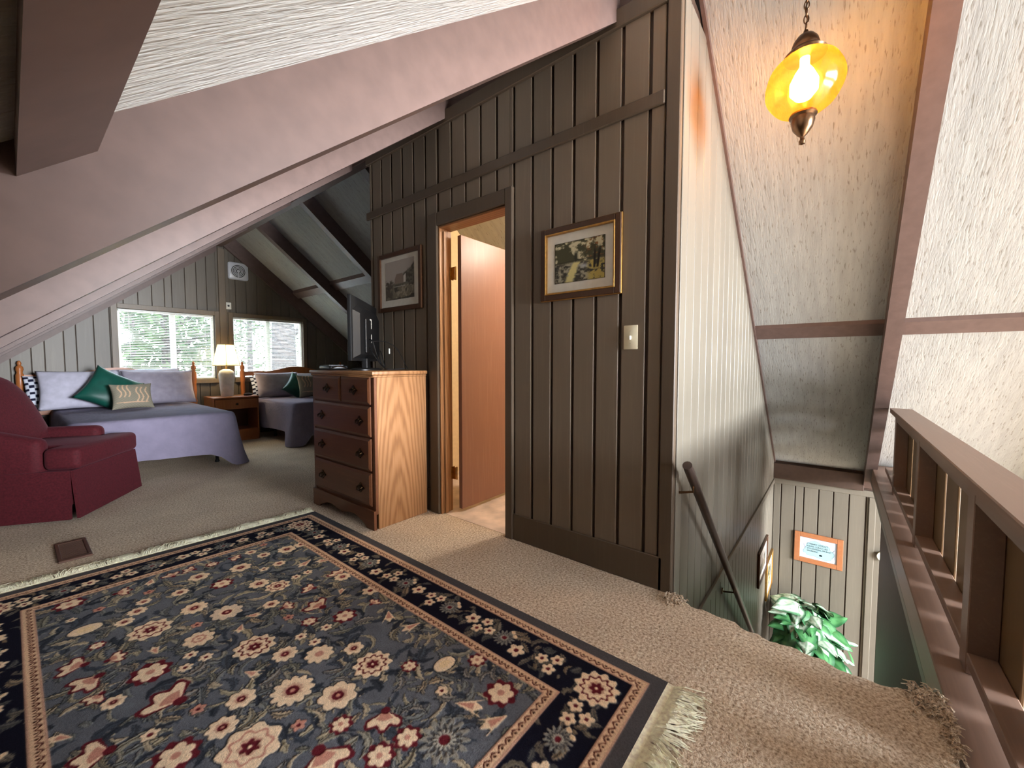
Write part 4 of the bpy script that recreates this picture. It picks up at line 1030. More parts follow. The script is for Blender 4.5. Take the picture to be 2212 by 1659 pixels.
def pillow(name, loc, rz, lean, w, h, t, mat, label, cat='pillow', group=None, roll=0.0, colfn=None, seed=0, corner=0.06, nu=26, nv=20):
    o = link(name, pillow_mesh(w, h, t, name, mat, corner, colfn, nu, nv, seed))
    o.rotation_mode = 'XYZ'
    o.matrix_world = Matrix.Translation(loc) @ Matrix.Rotation(rz, 4, 'Z') @ Matrix.Rotation(lean, 4, 'X') @ Matrix.Rotation(roll, 4, 'Y')
    return tag(o, label, cat, group)
BT = 0.572
def stripes(U, V):
    c = np.ones(U.shape + (3,)) * np.array([214, 216, 228.0]); k = (np.sin(V * 34 + 1.6 * np.sign(np.sin(U * 40))) > 0.35); c[k] = [30, 30, 52]; return c
def woven(U, V):
    c = np.ones(U.shape + (3,)) * np.array([142, 134, 116.0]); n = np.sin(U * 90) * np.sin(V * 90); c += n[..., None] * 10
    for u0 in (0.2, 0.3, 0.4):
        k = (np.abs(U - u0 - 0.03 * np.sin(V * 14)) < 0.018) & (V > 0.42) & (V < 0.92); c[k] = [208, 172, 140]
    for u0 in (0.6, 0.7, 0.82):
        k = (np.abs(U - u0 - 0.03 * np.sin(V * 14 + 2)) < 0.018) & (V > 0.2) & (V < 0.8); c[k] = [208, 172, 140]
    k = (np.abs(V - 0.22) < 0.015) & (U > 0.1) & (U < 0.85); c[k] = [206, 168, 138]
    return c
lean = -math.radians(22)
pillow('bed_pillow', (0.34, 6.76, BT), 0.05, lean, 0.50, 0.40, 0.14, M['cloth_print'], 'black and white striped pillow at the left end of the headboard', colfn=stripes, seed=1, nu=70, nv=60)
pillow('bed_pillow', (0.50, 6.58, BT), 0.0, lean, 0.66, 0.46, 0.16, M['whitepillow'], 'pale pillow leaning left of the green cushion', seed=2)
pillow('bed_pillow', (1.10, 6.78, BT), 0.0, lean, 0.70, 0.48, 0.15, M['whitepillow'], 'pale pillow hidden behind the lavender pillow', seed=3)
pillow('bed_pillow', (1.19, 6.58, BT), 0.0, lean, 0.70, 0.45, 0.17, M['pillow'], 'lavender pillow leaning beside the nightstand on the left bed', seed=4)
pillow('throw_cushion', (0.60, 6.36, BT + 0.03), 0.12, lean, 0.45, 0.45, 0.18, M['green'], 'dark green satin throw cushion on the left bed', 'cushion', roll=math.radians(33), seed=5, corner=0.12)
pillow('throw_cushion', (0.86, 6.12, BT), 0.06, lean, 0.36, 0.30, 0.13, M['cloth_print'], 'small beige woven cushion in front of the green cushion', 'cushion', colfn=woven, seed=6, corner=0.1, nu=60, nv=50)
pillow('bed_pillow', (2.56, 6.78, BT), 0.0, lean, 0.60, 0.34, 0.14, M['cloth_print'], 'striped pillow at the end of the right bed behind a lavender pillow', colfn=stripes, seed=7, nu=70, nv=60)
pillow('bed_pillow', (2.58, 6.60, BT), 0.0, lean, 0.62, 0.40, 0.17, M['pillow'], 'lavender pillow leaning on the right bed beside the teal cushion', seed=8)
pillow('bed_pillow', (3.25, 6.74, BT), 0.0, lean, 0.62, 0.38, 0.16, M['whitepillow'], 'pale pillow behind the teal cushion on the right bed', seed=9)
pillow('throw_cushion', (2.66, 6.38, BT + 0.02), 0.1, lean, 0.36, 0.36, 0.16, M['green'], 'dark teal cushion on the right bed', 'cushion', roll=math.radians(38), seed=10, corner=0.12)
pillow('throw_cushion', (2.86, 6.14, BT), -0.1, lean, 0.40, 0.36, 0.13, M['cloth_print'], 'beige woven cushion on the right bed next to the dresser', 'cushion', colfn=woven, seed=11, corner=0.1, nu=60, nv=50)

# ------------------------------------------------------------------ nightstand with lamp
nsd = empty('nightstand', (1.96, 6.68, 0), 0, 'pine nightstand with an open shelf between the beds', 'nightstand')
nw, nd, nh = 0.265, 0.20, 0.62
MB().bbox(-nw - 0.012, nw + 0.012, -nd - 0.012, nd, nh - 0.022, nh, 0.005, 2).obj('top', M['pine'], nsd, True)
for s_ in (-1, 1): MB().bbox(s_ * nw - 0.009, s_ * nw + 0.009, -nd, nd - 0.001, 0.0, nh - 0.022, 0.002).obj('side_panel', M['pine'], nsd)
MB().bbox(-nw + 0.009, nw - 0.009, nd - 0.012, nd - 0.002, 0.05, nh - 0.022, 0.001).obj('back_panel', M['oak_shaded'], nsd)
MB().bbox(-nw + 0.009, nw - 0.009, -nd + 0.002, nd - 0.012, 0.14, 0.158, 0.002).obj('shelf', M['pine'], nsd)
MB().bbox(-nw + 0.009, nw - 0.009, -nd + 0.002, -nd + 0.02, 0.0, 0.14, 0.002).obj('plinth', M['pine'], nsd)
dd = MB().bbox(-nw + 0.014, nw - 0.014, -nd - 0.008, -nd + 0.012, 0.45, nh - 0.03, 0.004).obj('drawer', M['pine'], nsd)
q = MB().lathe([(0.006, 0), (0.006, 0.012), (0.016, 0.02), (0.014, 0.028), (0, 0.03)], 14).obj('knob', M['pull'], dd, True); q.rotation_euler = (PI / 2, 0, 0); q.location = (0, -nd - 0.008, 0.52)
tl = empty('table_lamp', (1.915, 6.70, nh + 0.001), 0, 'lit table lamp with a pleated cream shade on the nightstand', 'lamp')
MB().lathe([(0.0, 0.0), (0.070, 0.0), (0.074, 0.02), (0.080, 0.12), (0.092, 0.26), (0.094, 0.31), (0.082, 0.35), (0.045, 0.375), (0.030, 0.38), (0, 0.38)], 24).obj('base', M['ceramic'], tl, True)
MB().lathe([(0.010, 0.38), (0.010, 0.45), (0.016, 0.45), (0.016, 0.49), (0, 0.49)], 12).obj('socket', M['brass'], tl, True)
MB().lathe([(0.0, 0.49), (0.018, 0.495), (0.028, 0.53), (0.02, 0.565), (0, 0.575)], 14).obj('bulb', M['bulb'], tl, True)
# six panelled shade
sh = MB(); nn = 6; hb, ht = 0.43, 0.72; r0_, r1_ = 0.185, 0.108; vs = []
for (r, z) in ((r0_, hb), (r1_, ht)):
    for k in range(nn):
        a = 2 * PI * (k + 0.25) / nn; vs.append((r * math.cos(a), r * math.sin(a), z))
sh.add(vs, [[k, (k + 1) % nn, nn + (k + 1) % nn, nn + k] for k in range(nn)])
so = sh.obj('shade', M['shade'], tl)
for (r, z) in ((r0_, hb), (r1_, ht)):
    MB().tube([(r * math.cos(2 * PI * (k + 0.25) / nn), r * math.sin(2 * PI * (k + 0.25) / nn), z) for k in range(nn)], 0.004, 6, True).obj('shade_ring', M['ivory'], tl)
for k in range(nn):
    a = 2 * PI * (k + 0.25) / nn; MB().tube([(r0_ * math.cos(a), r0_ * math.sin(a), hb), (r1_ * math.cos(a), r1_ * math.sin(a), ht)], 0.003, 6).obj('shade_rib', M['ivory'], tl)
point('table_lamp_bulb', (1.915, 6.70, nh + 0.56), 7, (1.0, 0.82, 0.56), 0.03)
ck = empty('alarm_clock', (2.14, 6.60, nh + 0.001), 0.2, 'small dark oval clock on the nightstand', 'clock')
MB().lathe([(0.0, 0), (0.05, 0.0), (0.054, 0.012), (0.048, 0.028), (0.0, 0.032)], 24).obj('body', M['black'], ck, True)
MB().lathe([(0.03, 0.031), (0.03, 0.035), (0, 0.0355)], 20).obj('dial', M['frame_brown'], ck, True)

# ------------------------------------------------------------------ armchair
fa = math.atan2(-0.54, 0.84)
ac = empty('armchair', (0.125, 4.60, 0), fa, 'maroon upholstered armchair with a skirt at the left', 'armchair')
# local x = forward, local y = sideways
def cushion(x0, x1, y0, y1, z0, z1, r=0.06, seg=4, puff=0.0):
    return MB().bbox(x0, x1, y0, y1, z0, z1, r, seg)
cushion(-0.28, 0.38, -0.36, 0.36, 0.10, 0.34, 0.02, 2).obj('base', M['maroon'], ac, True)
cushion(-0.20, 0.415, -0.245, 0.245, 0.345, 0.50, 0.045, 4).obj('seat_cushion', M['maroon'], ac, True)
cushion(0.215, 0.418, -0.365, 0.365, 0.347, 0.498, 0.04, 4).obj('cushion_front', M['maroon'], ac, True)
for s_ in (-1, 1):
    m = MB(); y0, y1 = (0.25, 0.37) if s_ > 0 else (-0.37, -0.25)
    m.bbox(-0.28, 0.21, y0, y1, 0.30, 0.57, 0.05, 4)
    m.v = [(x, y, z + (0.13 * max(0.0, (0.05 - x) / 0.33) if (z > 0.45 and s_ < 0) else 0.0)) for x, y, z in m.v]; m.obj('arm', M['maroon'], ac, True)
# skirt panels
for nm, b in (('front', (0.372, 0.39, -0.375, 0.375)), ('l', (-0.29, 0.37, 0.365, 0.38)), ('r', (-0.29, 0.37, -0.38, -0.365)), ('b', (-0.305, -0.29, -0.375, 0.375))):
    x0, x1, y0, y1 = b
    m = MB(); 
    fx = 0.03 if nm == 'front' else (-0.03 if nm == 'b' else 0.0); fy = 0.03 if nm == 'l' else (-0.03 if nm == 'r' else 0.0)
    gx = 0.012 if nm in 'lr' else 0; gy = 0.012 if nm in ('front', 'b') else 0
    vs = [(x0, y0, 0.345), (x1, y0, 0.345), (x1, y1, 0.345), (x0, y1, 0.345), (x0 + fx - gx, y0 + fy - gy, 0.015), (x1 + fx + gx, y0 + fy - gy, 0.015), (x1 + fx + gx, y1 + fy + gy, 0.015), (x0 + fx - gx, y1 + fy + gy, 0.015)]
    m.add(vs, [(0, 1, 2, 3), (4, 5, 6, 7), (0, 1, 5, 4), (1, 2, 6, 5), (2, 3, 7, 6), (3, 0, 4, 7)]).obj('skirt', M['maroon'], ac)
# reclined rounded back
bk = MB(); nu, nv = 20, 18
def backf(sgn):
    def f(u, v):
        a = 2 * u - 1; b = v
        wd = 0.37 * (1 - 0.10 * b ** 3); zz = 0.36 + 0.66 * b
        topr = 1 - 0.22 * abs(a) ** 3 * b
        k = max(0, 1 - abs(a) ** 6) ** 0.5 * (max(0, 1 - b ** 7) ** 0.5)
        y = a * wd; z = 0.36 + (zz - 0.36) * topr
        x = -0.16 - 0.20 * b + sgn * 0.12 * k * (1 - 0.15 * b)
        return (x, y, z)
    return f
bk.grid(backf(1), nu, nv); bk.grid(backf(-1), nu, nv, True)
bo = bk.obj('backrest', M['maroon'], ac, 'all')
for x, y in ((0.3, 0.3), (0.3, -0.3), (-0.22, 0.3), (-0.22, -0.3)):
    MB().lathe([(0.022, 0.0), (0.03, 0.10)], 12, (x, y, 0)).obj('leg', M['frame_brown'], ac, True)

# ------------------------------------------------------------------ rug
RX0, RX1 = -0.275, 1.350
def rug_pt(u, v):
    """u 0..1 across (left to right), v 0..1 along (near to far)"""
    x = RX0 + (RX1 - RX0) * u
    yn = 0.415; yf = 2.925 + 0.085 * (1 - u)
    return x, yn + (yf - yn) * v
RW, RL = RX1 - RX0, 2.53
NXr, NYr = 560, 870
xs = np.linspace(0, RW, NXr); ys = np.linspace(0, RL, NYr)
GX, GYr = np.meshgrid(xs, ys, indexing='xy')      # metres from the left/near corner
img = np.zeros((NYr, NXr, 3)); img[:] = (92, 95, 102)
CREAM, TAN, MAR, NAVY, GREY, SAGE, DKL, ROSE = (226, 200, 168), (190, 152, 128), (92, 28, 36), (20, 20, 32), (72, 72, 80), (140, 136, 122), (48, 52, 60), (186, 132, 114)
n_ = fbm(GX / RW, GYr / RL, 40, 20, 2)
img += ((n_ - 0.5) * 14)[..., None]
def region(cx, cy, r):
    i0, i1 = np.searchsorted(xs, [cx - r, cx + r]); j0, j1 = np.searchsorted(ys, [cy - r, cy + r])
    return slice(j0, j1), slice(i0, i1)
def stamp(cx, cy, r, fn, clip=None):
    sl = region(cx, cy, r)
    X = GX[sl] - cx; Y = GYr[sl] - cy
    if X.size == 0: return
    if clip is not None:
        ok = clip(GX[sl], GYr[sl])
    else: ok = np.ones(X.shape, bool)
    sub = img[sl]
    for mask, c in fn(X, Y):
        m = mask & ok; sub[m] = np.array(c, float)
    img[sl] = sub
def polar(X, Y, rot): return np.hypot(X, Y), np.arctan2(Y, X) + rot
def rosette(r, n=10, rot=0.0, outc=CREAM, midc=MAR, inn=CREAM, core=MAR):
    def f(X, Y):
        d, a = polar(X, Y, rot); w = 1 + 0.10 * np.cos(n * a)
        w2 = 1 + 0.12 * np.cos(n * a + PI)
        return [(d < r * 1.06 * w, DKL), (d < r * w, outc), (d < 0.72 * r * w2, midc), (d < 0.62 * r * w2, inn), (d < 0.40 * r * (1 + 0.1 * np.cos(n * a)), TAN), (d < 0.30 * r * (1 + 0.2 * np.cos(6 * a)), core), (d < 0.08 * r, CREAM)]
    return f
def daisy(r, n=8, rot=0.0, pet=CREAM, ring=TAN, core=MAR):
    def f(X, Y):
        d, a = polar(X, Y, rot); w = 0.78 + 0.22 * np.abs(np.cos(n * a / 2))
        return [(d < r * 1.08 * w, DKL), (d < r * w, pet), (d < 0.5 * r * w, ring), (d < 0.30 * r, core), (d < 0.12 * r, ROSE)]
    return f
def small(r, n=5, rot=0.0, pet=CREAM, core=MAR):
    def f(X, Y):
        d, a = polar(X, Y, rot); w = 0.62 + 0.38 * np.abs(np.cos(n * a / 2))
        return [(d < r * 1.12 * w, DKL), (d < r * w, pet), (d < 0.28 * r, core)]
    return f
def marflower(r, n=6, rot=0.0):
    def f(X, Y):
        d, a = polar(X, Y, rot); w = 0.9 + 0.1 * np.cos(8 * a); w2 = 0.68 + 0.32 * np.abs(np.cos(n * a / 2))
        return [(d < r * w, MAR), (d < 0.74 * r * w2, CREAM), (d < 0.2 * r, ROSE)]
    return f
def palmette(r, rot=0.0):
    def f(X, Y):
        c, s_ = math.cos(rot), math.sin(rot); x = X * c + Y * s_; y = -X * s_ + Y * c
        d = np.hypot(x, y); a = np.arctan2(x, y + 0.5 * r)
        dd = np.hypot(x, y + 0.5 * r)
        fan = (np.abs(a) < 1.05) & (dd < r * (1.15 + 0.14 * np.cos(9 * a)))
        fan2 = (np.abs(a) < 0.9) & (dd < r * (0.98 + 0.14 * np.cos(9 * a)))
        fan3 = (np.abs(a) < 0.7) & (dd < r * 0.62)
        return [(fan, MAR), (fan2, CREAM), (fan3, ROSE), (dd < 0.22 * r, MAR)]
    return f
def tulip(r, rot=0.0):
    def f(X, Y):
        c, s_ = math.cos(rot), math.sin(rot); x = X * c + Y * s_; y = -X * s_ + Y * c
        u = y / r
        body = (np.abs(x) < r * (0.32 + 0.35 * np.clip(u, -1, 1))) & (u > -0.8) & (u < 0.75 + 0.25 * np.cos(9 * x / r))
        inner = (np.abs(x) < r * (0.16 + 0.22 * np.clip(u, -1, 1))) & (u > -0.6) & (u < 0.4)
        return [(body, CREAM), (inner, ROSE)]
    return f
def oval(r, rot=0.0, c_=CREAM):
    def f(X, Y):
        c, s_ = math.cos(rot), math.sin(rot); x = X * c + Y * s_; y = -X * s_ + Y * c; d = np.hypot(x, y / 0.72)
        return [(d < r * 1.12, DKL), (d < r, c_), (d < r * 0.5, (226, 198, 156))]
    return f
def spiky(r, rot=0.0):
    def f(X, Y):
        d, a = polar(X, Y, rot); w = 0.55 + 0.45 * np.abs(np.cos(7 * a)); w2 = 0.5 + 0.5 * np.abs(np.cos(7 * a + 0.4))
        return [(d < r * w, (132, 130, 122)), (d < 0.7 * r * w2, (78, 78, 80)), (d < 0.45 * r * w, (158, 154, 142)), (d < 0.22 * r, MAR)]
    return f
def scroll(cx, cy, rad, a0, da, wd, col, clip, edgec=DKL):
    sl = region(cx, cy, rad + wd * 2)
    X = GX[sl] - cx; Y = GYr[sl] - cy
    if X.size == 0: return
    d = np.hypot(X, Y); a = (np.arctan2(Y, X) - a0) % (2 * PI); t = a / da
    inside = (t >= 0) & (t <= 1) & clip(GX[sl], GYr[sl])
    w = wd * np.sin(PI * np.clip(t, 0, 1)) ** 0.7 * (1 + 0.22 * np.cos(t * 26))
    sub = img[sl]; sub[inside & (np.abs(d - rad) < w * 1.25)] = edgec
    sub[inside & (np.abs(d - rad) < w)] = np.array(col, float); sub[inside & (np.abs(d - rad - w * 0.35) < w * 0.22)] = np.array(col, float) * 0.72
    img[sl] = sub
B1, B2, B3, B4 = 0.045, 0.090, 0.262, 0.305        # outer grey, beige, navy, beige
def dist_edge(X, Y): return np.minimum(np.minimum(X, RW - X), np.minimum(Y, RL - Y))
def infield(X, Y): return dist_edge(X, Y) > B4
def inborder(X, Y):
    d = dist_edge(X, Y); return (d > B2) & (d < B3)
def leafst(L, w, rot, bend, col):
    def f(X, Y):
        c, s_ = math.cos(rot), math.sin(rot); y = X * c + Y * s_; x = -X * s_ + Y * c
        t = y / L + 0.5; x = x - bend * L * (t - 0.5) ** 2
        tt = np.clip(t, 0, 1); ww = w * np.sin(PI * tt ** 0.8) ** 0.8 * (1 + 0.28 * np.sin(t * 38)); ok = (t > 0) & (t < 1)
        return [(ok & (np.abs(x) < ww * 1.3 + 0.001), (40, 44, 52)), (ok & (np.abs(x) < ww), col), (ok & (x > 0) & (x < ww * 0.75), tuple(np.array(col) * 0.78)), (ok & (np.abs(x) < 0.0014), (52, 54, 58))]
    return f
# leaves and scrolls of the field
for i in range(1000):
    cx, cy = rng.uniform(B4 - 0.03, RW - B4 + 0.03), rng.uniform(B4 - 0.03, RL - B4 + 0.03)
    c = [SAGE, (160, 150, 126), (116, 118, 116), DKL, (60, 66, 76), (172, 158, 134)][rng.integers(6)]
    scroll(cx, cy, rng.uniform(0.022, 0.075), rng.uniform(0, 6.28), rng.uniform(1.0, 2.6), rng.uniform(0.005, 0.013), c, infield)
for i in range(420):
    cx, cy = rng.uniform(B4 - 0.02, RW - B4 + 0.02), rng.uniform(B4 - 0.02, RL - B4 + 0.02); L_ = rng.uniform(0.045, 0.10)
    c = [(128, 126, 112), (150, 140, 118), (112, 114, 112), (170, 152, 126), (70, 76, 86), (138, 132, 124)][rng.integers(6)]
    stamp(cx, cy, L_ * 0.75, leafst(L_, L_ * rng.uniform(0.10, 0.17), rng.uniform(0, 6.28), rng.uniform(-1.6, 1.6), c), infield)
def px2rug(px, py):
    d = R @ np.array([(px - CX) / FPX, -(py - CY) / FPX, -1.0]); t = -H / d[2]; x, y = d[0] * t, d[1] * t
    u = (x - RX0) / RW; yf = 2.925 + 0.085 * (1 - u); return (x - RX0), (y - 0.415) / (yf - 0.415) * RL
big = [((805, 1440), rosette(0.062)), ((550, 1402), rosette(0.066)), ((325, 1365), rosette(0.066, 9)), ((632, 1497), daisy(0.066, 12, 0, CREAM, TAN, MAR)), ((490, 1327), daisy(0.06, 9, 0, (206, 184, 160), CREAM, MAR)),
       ((1082, 1503), marflower(0.058)), ((730, 1508), daisy(0.06, 7)), ((960, 1605), spiky(0.075)), ((960, 1440), oval(0.042)), ((185, 1365), oval(0.05)), ((830, 1560), palmette(0.062, 2.4)), ((365, 1515), palmette(0.085, 0.5)),
       ((685, 1312), palmette(0.065, 0.3)), ((745, 1335), marflower(0.05)), ((325, 1458), marflower(0.062)), ((840, 1335), tulip(0.045, 2.6)), ((890, 1358), tulip(0.045, 1.4)), ((420, 1318), daisy(0.05, 10)), ((600, 1270), rosette(0.05, 8)), ((730, 1242), palmette(0.055, 0.2)),
       ((800, 1280), small(0.04, 6)), ((690, 1418), daisy(0.05, 9, 0, CREAM, CREAM, ROSE)), ((430, 1385), daisy(0.052, 8, 0, CREAM, ROSE, CREAM)), ((1010, 1530), tulip(0.05, 3.6)), ((1070, 1565), tulip(0.05, 1.2)), ((540, 1620), rosette(0.075, 7, 0, CREAM, ROSE, CREAM, MAR)), ((700, 1650), palmette(0.08, 3.0)),
       ((820, 1640), marflower(0.045)), ((880, 1600), marflower(0.042)), ((160, 1445), palmette(0.06, 1.0)), ((150, 1310), marflower(0.055)), ((190, 1480), palmette(0.065, 2.0)), ((480, 1265), marflower(0.05)), ((560, 1265), daisy(0.045, 8)), ((620, 1190), daisy(0.05, 8)), ((520, 1230), daisy(0.05, 7)), ((650, 1180), small(0.04)), ((740, 1250), daisy(0.04, 8)), ((200, 1640), palmette(0.07, 1.2)), ((380, 1640), marflower(0.06)), ((430, 1250), daisy(0.045, 6)), ((660, 1220), tulip(0.05, 2)), ((700, 1215), tulip(0.045, 1.0))]
occ = []
for (px, py), fn in big:
    x, y = px2rug(px, py); stamp(x, y, 0.13, fn, infield); occ.append((x, y, 0.07))
for (px, py) in [(400, 1448), (445, 1425), (412, 1420), (680, 1392), (705, 1360), (650, 1380), (640, 1250), (665, 1240)]:
    x, y = px2rug(px, py); stamp(x, y, 0.04, small(0.024, 6), infield); occ.append((x, y, 0.02))
kinds = [lambda: daisy(rng.uniform(0.028, 0.045), int(rng.integers(6, 10)), rng.uniform(0, 6)), lambda: marflower(rng.uniform(0.026, 0.036)), lambda: small(rng.uniform(0.018, 0.026)), lambda: tulip(rng.uniform(0.03, 0.042), rng.uniform(0, 6)), lambda: palmette(rng.uniform(0.035, 0.05), rng.uniform(0, 6)), lambda: small(0.022, 5, 0, ROSE, MAR)]
tries = 0
while tries < 420:
    tries += 1
    x, y = rng.uniform(B4 + 0.02, RW - B4 - 0.02), rng.uniform(B4 + 0.02, RL - B4 - 0.02); r = 0.036
    if any((x - a) ** 2 + (y - b) ** 2 < (r + c) ** 2 for a, b, c in occ): continue
    stamp(x, y, 0.09, kinds[int(rng.integers(len(kinds)))](), infield); occ.append((x, y, r))
# bands
D = dist_edge(GX, GYr)
side_lr = np.minimum(GX, RW - GX) < np.minimum(GYr, RL - GYr)
T = np.where(side_lr, GYr, GX)
img[D < B1] = (74, 72, 74)
for (b0, b1) in ((B1, B2), (B3, B4)):
    m = (D >= b0) & (D < b1); t = (D - b0) / (b1 - b0)
    img[m] = (186, 146, 124)
    mm = m & (t > 0.14) & (t < 0.86); img[mm] = (212, 178, 146)
    ph = (T / 0.030) % 1.0
    wave = np.abs(t - 0.5 - 0.30 * np.abs(np.sin(PI * T / 0.030)) + 0.1) < 0.055
    img[m & wave & (t > 0.1) & (t < 0.9)] = (70, 26, 24)
    img[m & (np.hypot((ph - 0.5) * 0.030, (t - 0.45) * (b1 - b0)) < 0.0042)] = (60, 30, 24)
m = (D >= B2) & (D < B3); img[m] = NAVY
# navy border : leaves, flower triplets, corner rosettes
occ = []
bw = (B2 + B3) / 2
def bpoint(s):
    """walk along the centre line of the border"""
    w_, l_ = RW - 2 * bw, RL - 2 * bw; s %= 2 * (w_ + l_)
    if s < w_: return bw + s, bw
    s -= w_
    if s < l_: return bw + w_, bw + s
    s -= l_
    if s < w_: return bw + w_ - s, bw + l_
    s -= w_
    return bw, bw + l_ - s
PER = 2 * (RW + RL - 4 * bw)
for i in range(300):
    x, y = bpoint(rng.uniform(0, PER)); x += rng.uniform(-0.075, 0.075); y += rng.uniform(-0.075, 0.075)
    scroll(x, y, rng.uniform(0.015, 0.04), rng.uniform(0, 6.28), rng.uniform(1.0, 2.6), rng.uniform(0.004, 0.010), [(96, 88, 78), (128, 112, 92), (74, 74, 72), (112, 104, 90)][rng.integers(4)], inborder, (22, 22, 30))
for i in range(230):
    x, y = bpoint(rng.uniform(0, PER)); x += rng.uniform(-0.07, 0.07); y += rng.uniform(-0.07, 0.07); L_ = rng.uniform(0.035, 0.07)
    c = [(112, 102, 88), (140, 122, 100), (92, 90, 86), (124, 114, 100)][rng.integers(4)]
    stamp(x, y, L_ * 0.75, leafst(L_, L_ * rng.uniform(0.14, 0.24), rng.uniform(0, 6.28), rng.uniform(-1.4, 1.4), c), inborder)
s = 0.20; k = 0
while s < PER - 0.05:
    x, y = bpoint(s)
    near_c = min(math.hypot(x - cx, y - cy) for cx in (bw, RW - bw) for cy in (bw, RL - bw))
    if near_c > 0.10:
        if k % 3 == 0:
            for j in range(3):
                a = 2 * PI * j / 3 + k; stamp(x + 0.032 * math.cos(a), y + 0.032 * math.sin(a), 0.05, small(0.026, 5, a), inborder)
        elif k % 3 == 1: stamp(x + rng.uniform(-.03, .03), y + rng.uniform(-.03, .03), 0.06, small(0.034, 5, rng.uniform(0, 6)), inborder)
        else: stamp(x, y, 0.06, spiky(0.045), inborder); stamp(x + 0.03, y - 0.03, 0.04, oval(0.012, 1), inborder); stamp(x + 0.045, y - 0.01, 0.04, oval(0.012, 1), inborder)
    s += 0.105; k += 1
for cx in (bw, RW - bw):
    for cy in (bw, RL - bw): stamp(cx, cy, 0.12, rosette(0.070, 11), inborder)
# soften by one cell so that the pile edges are not stepped
k3 = img.copy(); k3[1:-1, 1:-1] = (img[1:-1, 1:-1] * 4 + img[:-2, 1:-1] + img[2:, 1:-1] + img[1:-1, :-2] + img[1:-1, 2:]) / 8
k3 = k3 * (1 + 0.16 * (rng.random((NYr, NXr, 1)) - 0.5)) + 3
cols = np.clip(s2l(np.clip(k3.reshape(-1, 3), 0, 255)), 0, 1)
U_ = GX / RW; V_ = GYr / RL
PX = RX0 + RW * U_; yf_ = 2.925 + 0.085 * (1 - U_); PY = 0.415 + (yf_ - 0.415) * V_
relief = np.where(D < B1, 0.0, 0.0012) * (img.sum(-1) > 330)
PZ = 0.009 + relief + 0.0006 * rng.random(PX.shape)
verts = np.stack([PX, PY, PZ], -1).reshape(-1, 3).astype(np.float32)
idx = np.arange(NXr * NYr).reshape(NYr, NXr)
q = np.stack([idx[:-1, :-1], idx[:-1, 1:], idx[1:, 1:], idx[1:, :-1]], -1).reshape(-1, 4).astype(np.int32)
me = bpy.data.meshes.new('pile'); me.vertices.add(len(verts)); me.vertices.foreach_set('co', verts.ravel())
me.loops.add(q.size); me.loops.foreach_set('vertex_index', q.ravel())
me.polygons.add(len(q)); me.polygons.foreach_set('loop_start', np.arange(0, q.size, 4, dtype=np.int32))
me.update(); me.validate()
colored(me, cols); me.materials.append(M['rug'])
rug = empty('area_rug', ((RX0 + RX1) / 2, 1.68, 0.0), 0, 'slate and navy floral rug with cream fringe on the carpet', 'rug')
ro = link('pile', me, rug); ro.matrix_parent_inverse = Matrix.Translation((-(RX0 + RX1) / 2, -1.68, 0))
bkm = MB(); c4 = [rug_pt(0, 0), rug_pt(1, 0), rug_pt(1, 1), rug_pt(0, 1)]
bkm.add([(x, y, 0.001) for x, y in c4] + [(x, y, 0.0088) for x, y in c4], [(0, 1, 2, 3), (0, 1, 5, 4), (1, 2, 6, 5), (2, 3, 7, 6), (3, 0, 4, 7)])
bo = bkm.obj('backing', M['grey_plastic'], rug); bo.matrix_parent_inverse = ro.matrix_parent_inverse
def fringe(v, sgn):
    mb = MB(); hb_ = MB()
    def ep(u): return rug_pt(u, v)
    for i in range(40):
        (xa, ya), (xb, yb) = ep(i / 40), ep((i + 1) / 40)
        hb_.add([(xa, ya, 0.008), (xb, yb, 0.008), (xb, yb + sgn * 0.028, 0.004), (xa, ya + sgn * 0.028, 0.004)], [(0, 1, 2, 3)])
    cnt = 850
    for i in range(cnt):
        u = (i + random.uniform(-0.4, 0.4)) / cnt; u = min(max(u, 0), 1); x, y = ep(u)
        sw_ = 0.35 * math.sin(u * 29) + 0.3 * math.sin(u * 71 + 1) + random.gauss(0, 0.25); l = random.uniform(0.075, 0.115)
        p = [(x, y + sgn * 0.022, 0.006), (x + sw_ * 0.2 * l, y + sgn * (0.022 + 0.35 * l), 0.010 + random.uniform(0, 0.006)), (x + sw_ * 0.6 * l, y + sgn * (0.022 + 0.75 * l), 0.007 + random.uniform(0, 0.005)), (x + sw_ * l, y + sgn * (0.022 + l), 0.003)]
        mb.tube(p, [0.0024, 0.0024, 0.002, 0.001], 4)
    for m_, nm in ((hb_, 'fringe_heading'), (mb, 'fringe')):
        o = m_.obj(nm, M['fringe'], rug); o.matrix_parent_inverse = ro.matrix_parent_inverse
        if nm == 'fringe': tag(o, kind='stuff')
fringe(0.0, -1); fringe(1.0, 1)

